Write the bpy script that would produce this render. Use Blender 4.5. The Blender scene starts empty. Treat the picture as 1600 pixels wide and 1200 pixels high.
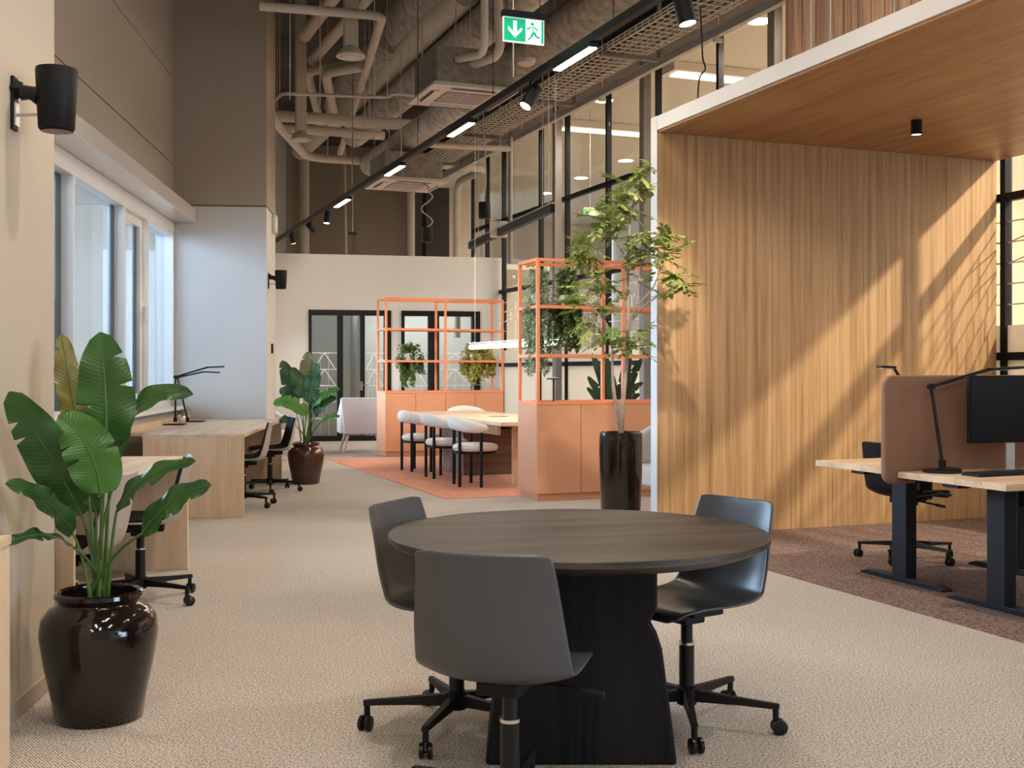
import bpy, bmesh, math, random
from mathutils import Vector, Matrix

random.seed(7)
SC = bpy.context.scene
COL = SC.collection
PI = math.pi
F = 1791.0; HZ = 582.0; CH = 1.287          # focal length in pixels, horizon row, camera height

# ---------------------------------------------------------------- camera
cam_d = bpy.data.cameras.new('camera'); cam = bpy.data.objects.new('camera', cam_d); COL.objects.link(cam)
cam.location = (0, 0, CH); cam.rotation_euler = (PI/2, 0, 0)
cam_d.sensor_width = 36.0; cam_d.lens = 36.0*F/1600.0
cam_d.shift_y = (HZ-600.0)/1600.0
cam_d.clip_start = 0.05; cam_d.clip_end = 200
SC.camera = cam

# ---------------------------------------------------------------- world, exposure
wd = bpy.data.worlds.new('world'); SC.world = wd; wd.use_nodes = True
wd.node_tree.nodes['Background'].inputs[0].default_value = (0.62, 0.78, 1.0, 1)
wd.node_tree.nodes['Background'].inputs[1].default_value = 11.0
SC.view_settings.view_transform = 'Standard'; SC.view_settings.look = 'None'
SC.view_settings.gamma = 1.0; SC.view_settings.use_curve_mapping = False
SC.view_settings.exposure = 0.5
SC.cycles.max_bounces = 6; SC.cycles.diffuse_bounces = 3; SC.cycles.glossy_bounces = 3
SC.cycles.transparent_max_bounces = 12; SC.cycles.transmission_bounces = 4
SC.cycles.sample_clamp_indirect = 4.0; SC.cycles.caustics_reflective = False; SC.cycles.caustics_refractive = False

WARM = (1.0, 0.865, 0.71); NEUT = (1.0, 0.92, 0.82); COOL = (0.72, 0.85, 1.0)

# ---------------------------------------------------------------- frames of the building
AR = math.radians(21.1); AL = math.radians(5.6)
PRX, PRY = math.cos(AR), math.sin(AR)
PLX, PLY = math.cos(AL), math.sin(AL)
P0 = (1.137, 8.97)        # foot of the oak portal's white edge
C0 = (-1.893, 4.74)       # corner of the near left wall
def R(a, b, z=0): return Vector((P0[0]+a*PRX-b*PRY, P0[1]+a*PRY+b*PRX, z))
def L(a, b, z=0): return Vector((C0[0]+a*PLX-b*PLY, C0[1]+a*PLY+b*PLX, z))
def PX(u, v, Y): return Vector(((u-800)/F*Y, Y, CH-(v-HZ)/F*Y))
def QZ(u, v, z):
    Y = (z-CH)*F/(HZ-v); return Vector(((u-800)/F*Y, Y, z))
def Ra(u, b):   # a in the R frame where column u crosses line b
    k = (u-800)/F; q = R(0, b)
    return (k*q.y-q.x)/(PRX-k*PRY)
def Rb(u, a):
    k = (u-800)/F; q = R(a, 0)
    return (q.x-k*q.y)/(PRY+k*PRX)
def Lb(u, a):
    k = (u-800)/F; q = L(a, 0)
    return (q.x-k*q.y)/(PLY+k*PLX)

# ---------------------------------------------------------------- lights that have no visible housing in view
def area(name, loc, size, power, col, rot=(0,0,0), sy=None):
    d = bpy.data.lights.new(name, 'AREA'); d.energy = power; d.color = col; d.size = size
    if sy: d.shape = 'RECTANGLE'; d.size_y = sy
    o = bpy.data.objects.new(name, d); o.location = loc; o.rotation_euler = rot; COL.objects.link(o); return o
def spot(name, loc, target, power, col, ang=60, blend=.5, rad=.04):
    d = bpy.data.lights.new(name, 'SPOT'); d.energy = power; d.color = col
    d.spot_size = math.radians(ang); d.spot_blend = blend; d.shadow_soft_size = rad
    o = bpy.data.objects.new(name, d); o.location = loc
    o.rotation_euler = (Vector(target)-Vector(loc)).to_track_quat('-Z', 'Y').to_euler(); COL.objects.link(o); return o
# track, spot and lamp lights are made together with their fixtures further down
# lamps inside the glazed rooms on the right (behind the glass wall)
COVES = (10.3, 6.4, 2.5, -1.4, -5.3)
for q_ in COVES: area('cove_light', R(6.7, q_, 5.50), 5.8, 280, NEUT, (0,0,AR), .20)
spot('room_spot', R(5.06, -4.2, 4.6), R(2.5, 0, 1.3), 1250, WARM, 60, .4, .05)
area('back_room_light', (-2.3, 23.4, 3.2), 3.0, 75, COOL, (0,0,AR), .3)
for x_, y_ in ((-.4,-.5),(1.2,-2.6),(2.6,-.2),(-.6,-4.6)): area('rear_fill_light', (x_, y_, 4.4), .12, 52, NEUT, (0,0,AR), 2.4)  # unseen fill lamps added behind the camera, without fixtures

# ---------------------------------------------------------------- mesh helpers
class MB:
    def __init__(s): s.v = []; s.f = []; s.uv = None
    def add(s, vs, fs):
        n = len(s.v); s.v += [tuple(p) for p in vs]; s.f += [tuple(i+n for i in f) for f in fs]; return s
    def box(s, x0, x1, y0, y1, z0, z1):
        return s.add([(x0,y0,z0),(x1,y0,z0),(x1,y1,z0),(x0,y1,z0),(x0,y0,z1),(x1,y0,z1),(x1,y1,z1),(x0,y1,z1)],
                     [(0,3,2,1),(4,5,6,7),(0,1,5,4),(1,2,6,5),(2,3,7,6),(3,0,4,7)])
    def obox(s, p, q, w, h):      # bar from p to q, width w (horizontal), height h
        p, q = Vector(p), Vector(q); t = (q-p).normalized()
        up = Vector((0,0,1)) if abs(t.z) < .95 else Vector((0,1,0))
        sd = t.cross(up).normalized(); up = sd.cross(t)
        vs = []
        for c in (p, q):
            for i, j in ((-1,-1),(1,-1),(1,1),(-1,1)): vs.append(c+sd*(i*w/2)+up*(j*h/2))
        return s.add(vs, [(0,1,2,3),(7,6,5,4),(0,4,5,1),(1,5,6,2),(2,6,7,3),(3,7,4,0)])
    def tube(s, pts, r, n=10, cap=True):
        pts = [Vector(p) for p in pts]; m = len(pts)
        rs = r if isinstance(r, (list, tuple)) else [r]*m
        t0 = (pts[1]-pts[0]).normalized()
        ref = Vector((0,0,1)) if abs(t0.z) < .9 else Vector((1,0,0))
        x = t0.cross(ref).normalized(); vs = []
        for i, p in enumerate(pts):
            if i == 0: t = pts[1]-pts[0]
            elif i == m-1: t = pts[-1]-pts[-2]
            else: t = (pts[i+1]-p).normalized()+(p-pts[i-1]).normalized()
            t.normalize(); x = (x-t*x.dot(t)).normalized(); y = t.cross(x)
            for k in range(n):
                a = 2*PI*k/n; vs.append(p+(x*math.cos(a)+y*math.sin(a))*rs[i])
        fs = [(i*n+k, i*n+(k+1)%n, (i+1)*n+(k+1)%n, (i+1)*n+k) for i in range(m-1) for k in range(n)]
        if cap: fs += [tuple(range(n))[::-1], tuple((m-1)*n+k for k in range(n))]
        return s.add(vs, fs)
    def lathe(s, prof, n=32, c=(0,0,0), cap=True):
        vs = []; m = len(prof)
        for r, z in prof:
            for k in range(n):
                a = 2*PI*k/n; vs.append((c[0]+r*math.cos(a), c[1]+r*math.sin(a), c[2]+z))
        fs = [(i*n+k, i*n+(k+1)%n, (i+1)*n+(k+1)%n, (i+1)*n+k) for i in range(m-1) for k in range(n)]
        if cap and prof[0][0] > 1e-6: fs.append(tuple(range(n))[::-1])
        if cap and prof[-1][0] > 1e-6: fs.append(tuple((m-1)*n+k for k in range(n)))
        return s.add(vs, fs)
    def prism(s, poly, z0, z1):   # polygon in xy, counter-clockwise
        n = len(poly)
        return s.add([(x,y,z0) for x,y in poly]+[(x,y,z1) for x,y in poly],
                     [tuple(range(n))[::-1], tuple(range(n,2*n))]+[(i,(i+1)%n,n+(i+1)%n,n+i) for i in range(n)])
    def prism_xz(s, poly, y0, y1):   # polygon in xz, counter-clockwise seen from -y
        n = len(poly)
        return s.add([(x,y0,z) for x,z in poly]+[(x,y1,z) for x,z in poly],
                     [tuple(range(n)), tuple(range(n,2*n))[::-1]]+[(i,n+i,n+(i+1)%n,(i+1)%n) for i in range(n)])
    def grid(s, fn, nu, nv):
        vs = [fn(i/(nu-1), j/(nv-1)) for j in range(nv) for i in range(nu)]
        return s.add(vs, [(j*nu+i, j*nu+i+1, (j+1)*nu+i+1, (j+1)*nu+i) for j in range(nv-1) for i in range(nu-1)])
    def mesh(s, name, mt=None, smooth=False):
        me = bpy.data.meshes.new(name); me.from_pydata(s.v, [], s.f)
        if smooth: me.polygons.foreach_set('use_smooth', [True]*len(me.polygons))
        if mt: me.materials.append(mt)
        me.update(); return me
def put(name, me, parent=None, loc=(0,0,0), rot=(0,0,0)):
    o = bpy.data.objects.new(name, me); COL.objects.link(o)
    o.location = loc; o.rotation_euler = rot
    if parent: o.parent = parent
    return o
def bev(o, w, seg=2):
    m = o.modifiers.new('bevel', 'BEVEL'); m.width = w; m.segments = seg; m.limit_method = 'ANGLE'; m.angle_limit = .7
    return o
def part(name, mb, mt, parent=None, bevel=0, smooth=False, loc=(0,0,0), rot=(0,0,0), label=None, seg=2):
    o = put(name, mb.mesh(name, mt, smooth), parent, loc, rot)
    if bevel: bev(o, bevel, seg)
    if smooth:
        m = o.modifiers.new('es', 'EDGE_SPLIT'); m.split_angle = math.radians(42)
    if label: o['label'] = label
    return o
def tag(o, label, cat=None, group=None, kind=None):
    o['label'] = label
    if cat: o['category'] = cat
    if group: o['group'] = group
    if kind: o['kind'] = kind
    return o
def thing(name, label, cat, loc=(0,0,0), rz=0, group=None):
    o = bpy.data.objects.new(name, None); COL.objects.link(o); o.empty_display_size = .1
    o.location = loc; o.rotation_euler = (0,0,rz); return tag(o, label, cat, group)
def struct(name, mb, mt, label, loc=(0,0,0), rz=0, bevel=0):
    o = part(name, mb, mt, None, bevel, loc=loc, rot=(0,0,rz)); return tag(o, label, kind='structure')
def sroot(name, label, loc=(0,0,0), rz=0):
    o = bpy.data.objects.new(name, None); COL.objects.link(o)
    o.location = loc; o.rotation_euler = (0,0,rz); return tag(o, label, kind='structure')
def copy_tree(o, parent=None):
    c = o.copy(); COL.objects.link(c); c.parent = parent
    for ch in list(o.children): copy_tree(ch, c)
    return c

# ---------------------------------------------------------------- materials
def newmat(name):
    m = bpy.data.materials.new(name); m.use_nodes = True
    return m, m.node_tree.nodes, m.node_tree.links, m.node_tree.nodes['Principled BSDF']
def mapping(N, K, scale, rot=(0,0,0), coord='Object'):
    tc = N.new('ShaderNodeTexCoord'); mp = N.new('ShaderNodeMapping')
    mp.inputs['Scale'].default_value = scale; mp.inputs['Rotation'].default_value = rot
    K.new(tc.outputs[coord], mp.inputs['Vector']); return mp
def ramp(N, K, src, cols):
    r = N.new('ShaderNodeValToRGB'); e = r.color_ramp.elements
    while len(e) < len(cols): e.new(.5)
    for i, (p, c) in enumerate(cols): e[i].position = p; e[i].color = (*c, 1)
    K.new(src, r.inputs[0]); return r
def plain(name, col, rough=.5, metal=0, var=.06, vscale=6, bump=0, bscale=60, coat=0, spec=.5):
    m, N, K, B = newmat(name)
    mp = mapping(N, K, (vscale,)*3); nz = N.new('ShaderNodeTexNoise'); nz.inputs['Detail'].default_value = 4
    K.new(mp.outputs[0], nz.inputs['Vector']); nz.inputs['Scale'].default_value = 1
    r = ramp(N, K, nz.outputs['Fac'], [(.3, tuple(c*(1-var) for c in col)), (.7, tuple(min(1,c*(1+var)) for c in col))])
    K.new(r.outputs[0], B.inputs['Base Color'])
    B.inputs['Roughness'].default_value = rough; B.inputs['Metallic'].default_value = metal
    B.inputs['Specular IOR Level'].default_value = spec
    if coat: B.inputs['Coat Weight'].default_value = coat; B.inputs['Coat Roughness'].default_value = .06
    if bump:
        mp2 = mapping(N, K, (bscale,)*3); n2 = N.new('ShaderNodeTexNoise'); n2.inputs['Scale'].default_value = 1
        K.new(mp2.outputs[0], n2.inputs['Vector']); bp = N.new('ShaderNodeBump')
        bp.inputs['Strength'].default_value = bump; bp.inputs['Distance'].default_value = .01
        K.new(n2.outputs['Fac'], bp.inputs['Height']); K.new(bp.outputs[0], B.inputs['Normal'])
    return m
def wood(name, c1, c2, axis=2, rough=.45, fine=90, streak=9, contrast=1.0, coat=0, spec=.4):
    m, N, K, B = newmat(name)
    def sc(a, l): t = [a, a, a]; t[axis] = l; return tuple(t)
    n1 = N.new('ShaderNodeTexNoise'); n1.inputs['Scale'].default_value = 1; n1.inputs['Detail'].default_value = 3
    K.new(mapping(N, K, sc(streak, .35)).outputs[0], n1.inputs['Vector'])
    n2 = N.new('ShaderNodeTexNoise'); n2.inputs['Scale'].default_value = 1; n2.inputs['Detail'].default_value = 5
    n2.inputs['Distortion'].default_value = .4
    K.new(mapping(N, K, sc(fine, 2.2)).outputs[0], n2.inputs['Vector'])
    mx = N.new('ShaderNodeMath'); mx.operation = 'ADD'
    ml = N.new('ShaderNodeMath'); ml.operation = 'MULTIPLY'; ml.inputs[1].default_value = .75
    K.new(n2.outputs['Fac'], ml.inputs[0]); K.new(n1.outputs['Fac'], mx.inputs[0]); K.new(ml.outputs[0], mx.inputs[1])
    h = .16/contrast
    r = ramp(N, K, mx.outputs[0], [(.875-h-.0, c1), (.875+h, c2)])
    K.new(r.outputs[0], B.inputs['Base Color']); B.inputs['Roughness'].default_value = rough
    bp = N.new('ShaderNodeBump'); bp.inputs['Strength'].default_value = .12; bp.inputs['Distance'].default_value = .004
    K.new(n2.outputs['Fac'], bp.inputs['Height']); K.new(bp.outputs[0], B.inputs['Normal'])
    B.inputs['Specular IOR Level'].default_value = spec
    if coat: B.inputs['Coat Weight'].default_value = coat
    return m
def carpet(name, cd, cm, cl, loop=95, rot=0, weave=.5, mott=.5):
    m, N, K, B = newmat(name)
    mp = mapping(N, K, (loop, loop, loop), (0,0,rot))
    sx = N.new('ShaderNodeSeparateXYZ'); K.new(mp.outputs[0], sx.inputs[0])
    def sn(o, off):
        a = N.new('ShaderNodeMath'); a.operation = 'MULTIPLY'; a.inputs[1].default_value = 2*PI*.55; K.new(o, a.inputs[0])
        b = N.new('ShaderNodeMath'); b.operation = 'SINE'; K.new(a.outputs[0], b.inputs[0]); return b
    a, b = sn(sx.outputs[0], 0), sn(sx.outputs[1], 0)
    pr = N.new('ShaderNodeMath'); pr.operation = 'MULTIPLY'; K.new(a.outputs[0], pr.inputs[0]); K.new(b.outputs[0], pr.inputs[1])
    n1 = N.new('ShaderNodeTexNoise'); n1.inputs['Scale'].default_value = 1.0; n1.inputs['Detail'].default_value = 2
    mpn = mapping(N, K, (loop*.95, loop*.75, loop), (0,0,rot)); K.new(mpn.outputs[0], n1.inputs['Vector'])
    n3 = N.new('ShaderNodeTexNoise'); n3.inputs['Scale'].default_value = 2.2; n3.inputs['Detail'].default_value = 3
    K.new(mapping(N, K, (1,1,1)).outputs[0], n3.inputs['Vector'])
    m1 = N.new('ShaderNodeMath'); m1.operation = 'MULTIPLY_ADD'; m1.inputs[1].default_value = weave*.18
    K.new(pr.outputs[0], m1.inputs[0]); K.new(n1.outputs['Fac'], m1.inputs[2])
    m2 = N.new('ShaderNodeMath'); m2.operation = 'MULTIPLY_ADD'; m2.inputs[1].default_value = mott*.12
    K.new(n3.outputs['Fac'], m2.inputs[0]); K.new(m1.outputs[0], m2.inputs[2])
    r = ramp(N, K, m2.outputs[0], [(.34, cd), (.52, cm), (.70, cl)])
    K.new(r.outputs[0], B.inputs['Base Color']); B.inputs['Roughness'].default_value = .95
    B.inputs['Specular IOR Level'].default_value = .1
    bp = N.new('ShaderNodeBump'); bp.inputs['Strength'].default_value = .5; bp.inputs['Distance'].default_value = .006
    K.new(m1.outputs[0], bp.inputs['Height']); K.new(bp.outputs[0], B.inputs['Normal'])
    return m
def glow(name, col, s):
    m, N, K, B = newmat(name); B.inputs['Base Color'].default_value = (*col, 1)
    B.inputs['Emission Color'].default_value = (*col, 1); B.inputs['Emission Strength'].default_value = s; return m
def glassmat(name, tint=(.95,.97,.97), refl=1.0, haze=0, hazecol=(.8,.8,.78)):
    m = bpy.data.materials.new(name); m.use_nodes = True; N = m.node_tree.nodes; K = m.node_tree.links; N.clear()
    out = N.new('ShaderNodeOutputMaterial'); tr = N.new('ShaderNodeBsdfTransparent'); tr.inputs[0].default_value = (*tint,1)
    gl = N.new('ShaderNodeBsdfGlossy'); gl.inputs['Roughness'].default_value = .02; gl.inputs[0].default_value = (refl,refl,refl,1)
    lw = N.new('ShaderNodeLayerWeight'); lw.inputs[0].default_value = .5
    pw = N.new('ShaderNodeMath'); pw.operation = 'POWER'; pw.inputs[1].default_value = 4.5; K.new(lw.outputs['Facing'], pw.inputs[0])
    fr = N.new('ShaderNodeMath'); fr.operation = 'MULTIPLY_ADD'; fr.inputs[1].default_value = .8; fr.inputs[2].default_value = .03
    K.new(pw.outputs[0], fr.inputs[0])
    mx = N.new('ShaderNodeMixShader'); K.new(fr.outputs[0], mx.inputs[0]); K.new(tr.outputs[0], mx.inputs[1]); K.new(gl.outputs[0], mx.inputs[2])
    last = mx
    if haze:
        df = N.new('ShaderNodeBsdfDiffuse'); df.inputs[0].default_value = (*hazecol,1)
        tl = N.new('ShaderNodeBsdfTranslucent'); tl.inputs[0].default_value = (*hazecol,1)
        md = N.new('ShaderNodeMixShader'); md.inputs[0].default_value = .5; K.new(df.outputs[0], md.inputs[1]); K.new(tl.outputs[0], md.inputs[2])
        m2 = N.new('ShaderNodeMixShader'); m2.inputs[0].default_value = haze
        K.new(mx.outputs[0], m2.inputs[1]); K.new(md.outputs[0], m2.inputs[2]); last = m2
    K.new(last.outputs[0], out.inputs[0]); return m
def leafmat(name, c1, c2, rough=.35, scale=7, trans=.25, veins=False):
    m, N, K, B = newmat(name)
    nz = N.new('ShaderNodeTexNoise'); nz.inputs['Scale'].default_value = scale; nz.inputs['Detail'].default_value = 3
    K.new(mapping(N, K, (1,1,1)).outputs[0], nz.inputs['Vector'])
    oi = N.new('ShaderNodeObjectInfo'); ad = N.new('ShaderNodeMath'); ad.operation = 'MULTIPLY_ADD'; ad.inputs[1].default_value = .35
    K.new(oi.outputs['Random'], ad.inputs[0]); K.new(nz.outputs['Fac'], ad.inputs[2])
    r = ramp(N, K, ad.outputs[0], [(.42, c1), (.95, c2)]); K.new(r.outputs[0], B.inputs['Base Color'])
    B.inputs['Roughness'].default_value = rough
    if veins:
        tc = N.new('ShaderNodeTexCoord'); sp = N.new('ShaderNodeSeparateXYZ'); K.new(tc.outputs['UV'], sp.inputs[0])
        ab = N.new('ShaderNodeMath'); ab.operation = 'ABSOLUTE'; K.new(sp.outputs[0], ab.inputs[0])
        m1 = N.new('ShaderNodeMath'); m1.operation = 'MULTIPLY_ADD'; m1.inputs[1].default_value = -.10; K.new(ab.outputs[0], m1.inputs[0]); K.new(sp.outputs[1], m1.inputs[2])
        m2 = N.new('ShaderNodeMath'); m2.operation = 'MULTIPLY'; m2.inputs[1].default_value = 170; K.new(m1.outputs[0], m2.inputs[0])
        m3 = N.new('ShaderNodeMath'); m3.operation = 'SINE'; K.new(m2.outputs[0], m3.inputs[0])
        bp = N.new('ShaderNodeBump'); bp.inputs['Strength'].default_value = .18; bp.inputs['Distance'].default_value = .002
        K.new(m3.outputs[0], bp.inputs['Height']); K.new(bp.outputs[0], B.inputs['Normal'])
    out = N['Material Output']; tl = N.new('ShaderNodeBsdfTranslucent'); K.new(r.outputs[0], tl.inputs[0])
    mx = N.new('ShaderNodeMixShader'); mx.inputs[0].default_value = trans
    K.new(B.outputs[0], mx.inputs[1]); K.new(tl.outputs[0], mx.inputs[2]); K.new(mx.outputs[0], out.inputs[0])
    return m

M = {}
M['wall'] = plain('painted wall', (.50,.425,.335), .75, var=.015, vscale=1.5, bump=.04, bscale=120)
M['wall_cool'] = plain('white painted wall', (.62,.60,.57), .7, var=.015, vscale=1.5)
M['panel'] = plain('taupe wall panel', (.39,.325,.26), .7, var=.02, vscale=1.2)
M['seam'] = plain('dark joint', (.12,.10,.085), .8)
M['brown_wall'] = plain('brown painted wall', (.34,.275,.22), .85, var=.05, vscale=.8)
M['dark_wall'] = plain('dark paint', (.05,.045,.042), .85)
M['lacquer'] = plain('glossy white lacquer', (.66,.60,.55), .18, var=.01, coat=.4)
M['window_white'] = plain('white window lacquer', (.84,.84,.83), .35, var=.01)
M['gasket'] = plain('blue grey gasket', (.06,.09,.14), .4)
M['ceiling'] = plain('dark concrete ceiling', (.075,.062,.052), .9, var=.35, vscale=1.3)
M['carpet'] = carpet('beige woven carpet', (.12,.10,.083), (.47,.415,.36), (.74,.68,.61), 135, AL, 1.7, .30)
M['carpet_brown'] = carpet('brown carpet', (.070,.046,.040), (.175,.118,.100), (.31,.225,.195), 110, AR, .2, .5)
M['carpet_coral'] = carpet('coral carpet', (.46,.185,.115), (.62,.285,.19), (.74,.38,.27), 90, AR, .3, .4)
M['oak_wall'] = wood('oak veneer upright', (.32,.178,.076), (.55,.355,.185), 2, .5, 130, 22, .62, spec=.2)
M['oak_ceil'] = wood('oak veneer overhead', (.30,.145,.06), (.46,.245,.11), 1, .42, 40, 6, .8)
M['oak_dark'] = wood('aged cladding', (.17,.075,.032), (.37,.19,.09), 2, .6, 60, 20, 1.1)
M['oak_desk'] = wood('light oak desk', (.56,.385,.24), (.70,.52,.35), 2, .45, 70, 9, .6)
M['oak_top'] = wood('light oak top', (.55,.39,.25), (.72,.555,.40), 1, .4, 50, 8, .8)
M['oak_topx'] = wood('light oak desktop', (.50,.335,.20), (.70,.52,.355), 0, .4, 50, 8, .8)
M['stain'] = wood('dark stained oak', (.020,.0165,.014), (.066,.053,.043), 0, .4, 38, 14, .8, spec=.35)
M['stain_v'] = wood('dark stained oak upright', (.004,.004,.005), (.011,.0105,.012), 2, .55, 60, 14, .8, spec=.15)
M['walnut'] = wood('brown veneer', (.11,.062,.042), (.20,.125,.09), 0, .5, 50, 10, .8)
M['white'] = plain('white satin edge', (.72,.70,.685), .45, var=.01)
M['black'] = plain('black powder coat', (.008,.008,.009), .5, var=.05, spec=.2)
M['black_gloss'] = plain('black plastic', (.010,.010,.011), .3, var=.05, spec=.3)
M['graphite'] = plain('graphite plastic', (.062,.065,.072), .3, var=.03, spec=.5)
M['taupe_shell'] = plain('taupe plastic', (.44,.385,.34), .45, var=.03)
M['charcoal'] = plain('charcoal upholstery', (.018,.018,.019), .85, bump=.2, bscale=400, spec=.2)
M['blacksteel'] = plain('anthracite steel', (.011,.013,.017), .42, .0, spec=.25)
M['chrome'] = plain('chrome', (.7,.7,.7), .15, 1, var=.02)
M['silver'] = plain('silver stand', (.55,.55,.56), .35, .8)
M['peach'] = plain('coral lacquer', (.61,.29,.155), .5, var=.015)
M['orange_steel'] = plain('orange steel', (.78,.27,.12), .42, var=.02)
M['glaze'] = plain('dark brown glaze', (.011,.006,.005), .10, var=.4, vscale=5, coat=.4, spec=.4)
M['glaze2'] = plain('brown glaze', (.060,.022,.012), .10, var=.3, vscale=6, coat=.4, spec=.5)
M['soil'] = plain('soil', (.05,.032,.022), .95, var=.4, vscale=40, bump=.6, bscale=80)
M['boucle'] = plain('white boucle', (.72,.675,.615), .95, var=.05, vscale=60, bump=.6, bscale=160)
M['lilac'] = plain('lilac grey felt', (.60,.54,.52), .9, var=.04, vscale=40, bump=.3, bscale=250)
M['felt'] = plain('terracotta brown felt', (.27,.15,.10), .95, var=.10, vscale=170, bump=.3, bscale=300)
M['ash'] = wood('pale ash', (.55,.40,.26), (.70,.55,.39), 2, .5)
M['pipe'] = plain('cream painted pipe', (.58,.51,.42), .6, var=.06, vscale=3)
M['pipe_grey'] = plain('grey painted steel', (.42,.385,.34), .55, var=.06)
M['duct'] = plain('insulated duct', (.42,.375,.32), .8, var=.32, vscale=9, bump=.7, bscale=18)
M['galv'] = plain('galvanised sheet', (.20,.175,.145), .6, .15, var=.30, vscale=14)
M['wire'] = plain('zinc wire', (.60,.53,.44), .5, .1)
M['ac_white'] = plain('warm white plastic', (.62,.555,.505), .45, var=.01)
M['grille'] = plain('grey grille', (.22,.195,.18), .6)
M['beam'] = plain('painted beam', (.55,.49,.41), .65, var=.03)
M['column'] = plain('grey column', (.24,.225,.205), .55, var=.04)
M['interior'] = plain('cream wall', (.66,.60,.50), .8, var=.01)
M['film'] = glassmat('frosted film', (.9,.9,.86), .6, .82, (.80,.76,.66))
M['glass'] = glassmat('clear glass', (.93,.95,.94), .9)
M['glass_warm'] = glassmat('interior glass', (.96,.95,.92), .8)
M['glass_blue'] = glassmat('window glass', (.88,.94,.97), .9)
M['decal'] = plain('white line film', (.85,.84,.80), .6)
M['led'] = glow('led diffuser', (1.0,.83,.62), 9)
M['led_spot'] = glow('led lens', (1.0,.86,.68), 12)
M['led_tube'] = glow('glass tube lamp', (1.0,.95,.88), 2.2)
M['cove'] = glow('cove light', (1.0,.90,.70), 2.2)
M['exit_green'] = glow('exit green', (.0,.36,.17), .6)
M['exit_white'] = glow('exit white', (.80,.95,.88), .55)
M['leaf'] = leafmat('broad leaf', (.010,.046,.012), (.050,.145,.032), .3, 6, .18, True)
M['leaf_gold'] = leafmat('golden leaf', (.10,.095,.018), (.22,.20,.05), .3, 6, .18, True)
M['leaf_bright'] = leafmat('bright leaf', (.04,.14,.022), (.105,.27,.05), .3, 6, .2, True)
M['leaf_rib'] = leafmat('leaf rib', (.07,.16,.035), (.12,.24,.06), .4)
M['leaf_dark'] = leafmat('dark leaf', (.01,.035,.016), (.03,.085,.035), .35)
M['frond'] = leafmat('tree leaf', (.11,.18,.03), (.52,.57,.18), .45, 3, .3)
M['vine_green'] = leafmat('trailing leaf', (.055,.13,.04), (.25,.37,.13), .45, 14, .2)
M['vine_grey'] = leafmat('grey green leaf', (.17,.25,.13), (.46,.55,.36), .5, 14, .2)
M['vine_lime'] = leafmat('lime leaf', (.30,.32,.05), (.68,.65,.19), .45, 14, .25)
M['bark'] = plain('pale bark', (.30,.235,.185), .85, var=.25, vscale=25, bump=.4, bscale=60)
M['screen'] = plain('black display', (.003,.003,.004), .3, var=.02, spec=.15)
M['facade'] = plain('opposite facade', (.50,.55,.66), .8, var=.03, vscale=.4)
M['red'] = plain('red wire', (.35,.03,.02), .5)

# ================================================================ THE SETTING
# floor
struct('floor', MB().box(-14, 20, -8, 42, -.2, 0), M['carpet'], 'beige woven loop carpet covering the open office floor')
b = part('floor_brown_carpet', MB().box(-.06, 3.5, -14, 0.0, 0, .004), M['carpet_brown'], None, loc=R(0,0), rot=(0,0,AR))
tag(b, 'dark brown carpet under the oak canopy and sit-stand desks', kind='structure')
rg0 = QZ(697, 780, 0.001)
rel = Vector((rg0.x-P0[0], rg0.y-P0[1]))
ra, rb = rel.x*PRX+rel.y*PRY, -rel.x*PRY+rel.y*PRX
o = part('rug', MB().box(0, 3.6, 0, 5.75, 0, .006), M['carpet_coral'], None, loc=R(ra, rb), rot=(0,0,AR))
tag(o, 'coral carpet inset under the long meeting table', 'rug')
# ceiling
struct('ceiling', MB().box(-14, 20, -8, 42, 6.7, 7.0), M['ceiling'], 'dark exposed concrete ceiling above the pipes and ducts')
# near left wall
struct('wall_left', MB().box(-.30, 0, -14, 0, 0, 6.8), M['wall'], 'warm beige wall behind the big potted plant', L(0,0), AL)
struct('wall_left_return', MB().box(-2.2, -.30, -.30, 0, 0, 6.8), M['wall'], 'beige return wall closing the window niche', L(0,0), AL)
struct('baseboard_left', MB().box(0, .012, -14, 0, 0, .075), M['panel'], 'slim beige skirting along the near wall', L(0,0), AL, .003)
struct('wall_rear', MB().box(-4, 18, -8.3, -8.0, 0, 6.8), M['wall'], 'plain wall behind the camera')
# panelled wall over the window : three panels with open joints
wl = sroot('wall_left_upper', 'taupe panelled wall above the window header', L(0,0), AL)
zs = [3.04, 3.72, 4.72, 5.72, 6.7]
part('backing', MB().box(-1.40, -1.235, 0, 8.82, 3.04, 6.7), M['seam'], wl)
for i in range(4):
    part('panel', MB().box(-1.235, -1.21, 0, 8.82, zs[i]+.006, zs[i+1]-.006), M['panel'], wl, .003)
# header box
struct('trim_1', MB().box(-1.209, -.95, 0, 8.80, 3.04, 3.20), M['lacquer'], 'glossy cream window header box', L(0,0), AL, .006)
# pier
pr = sroot('wall_left_pier', 'pale pier at the end of the window bay', L(0,0), AL)
part('lower_face', MB().box(-1.42, -.14, 8.82, 9.80, 0, 3.235), M['wall_cool'], pr)
part('joint', MB().box(-1.41, -.146, 8.826, 9.79, 3.235, 3.255), M['seam'], pr)
part('upper_face', MB().box(-1.42, -.14, 8.82, 9.80, 3.255, 6.75), M['panel'], pr)
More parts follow.
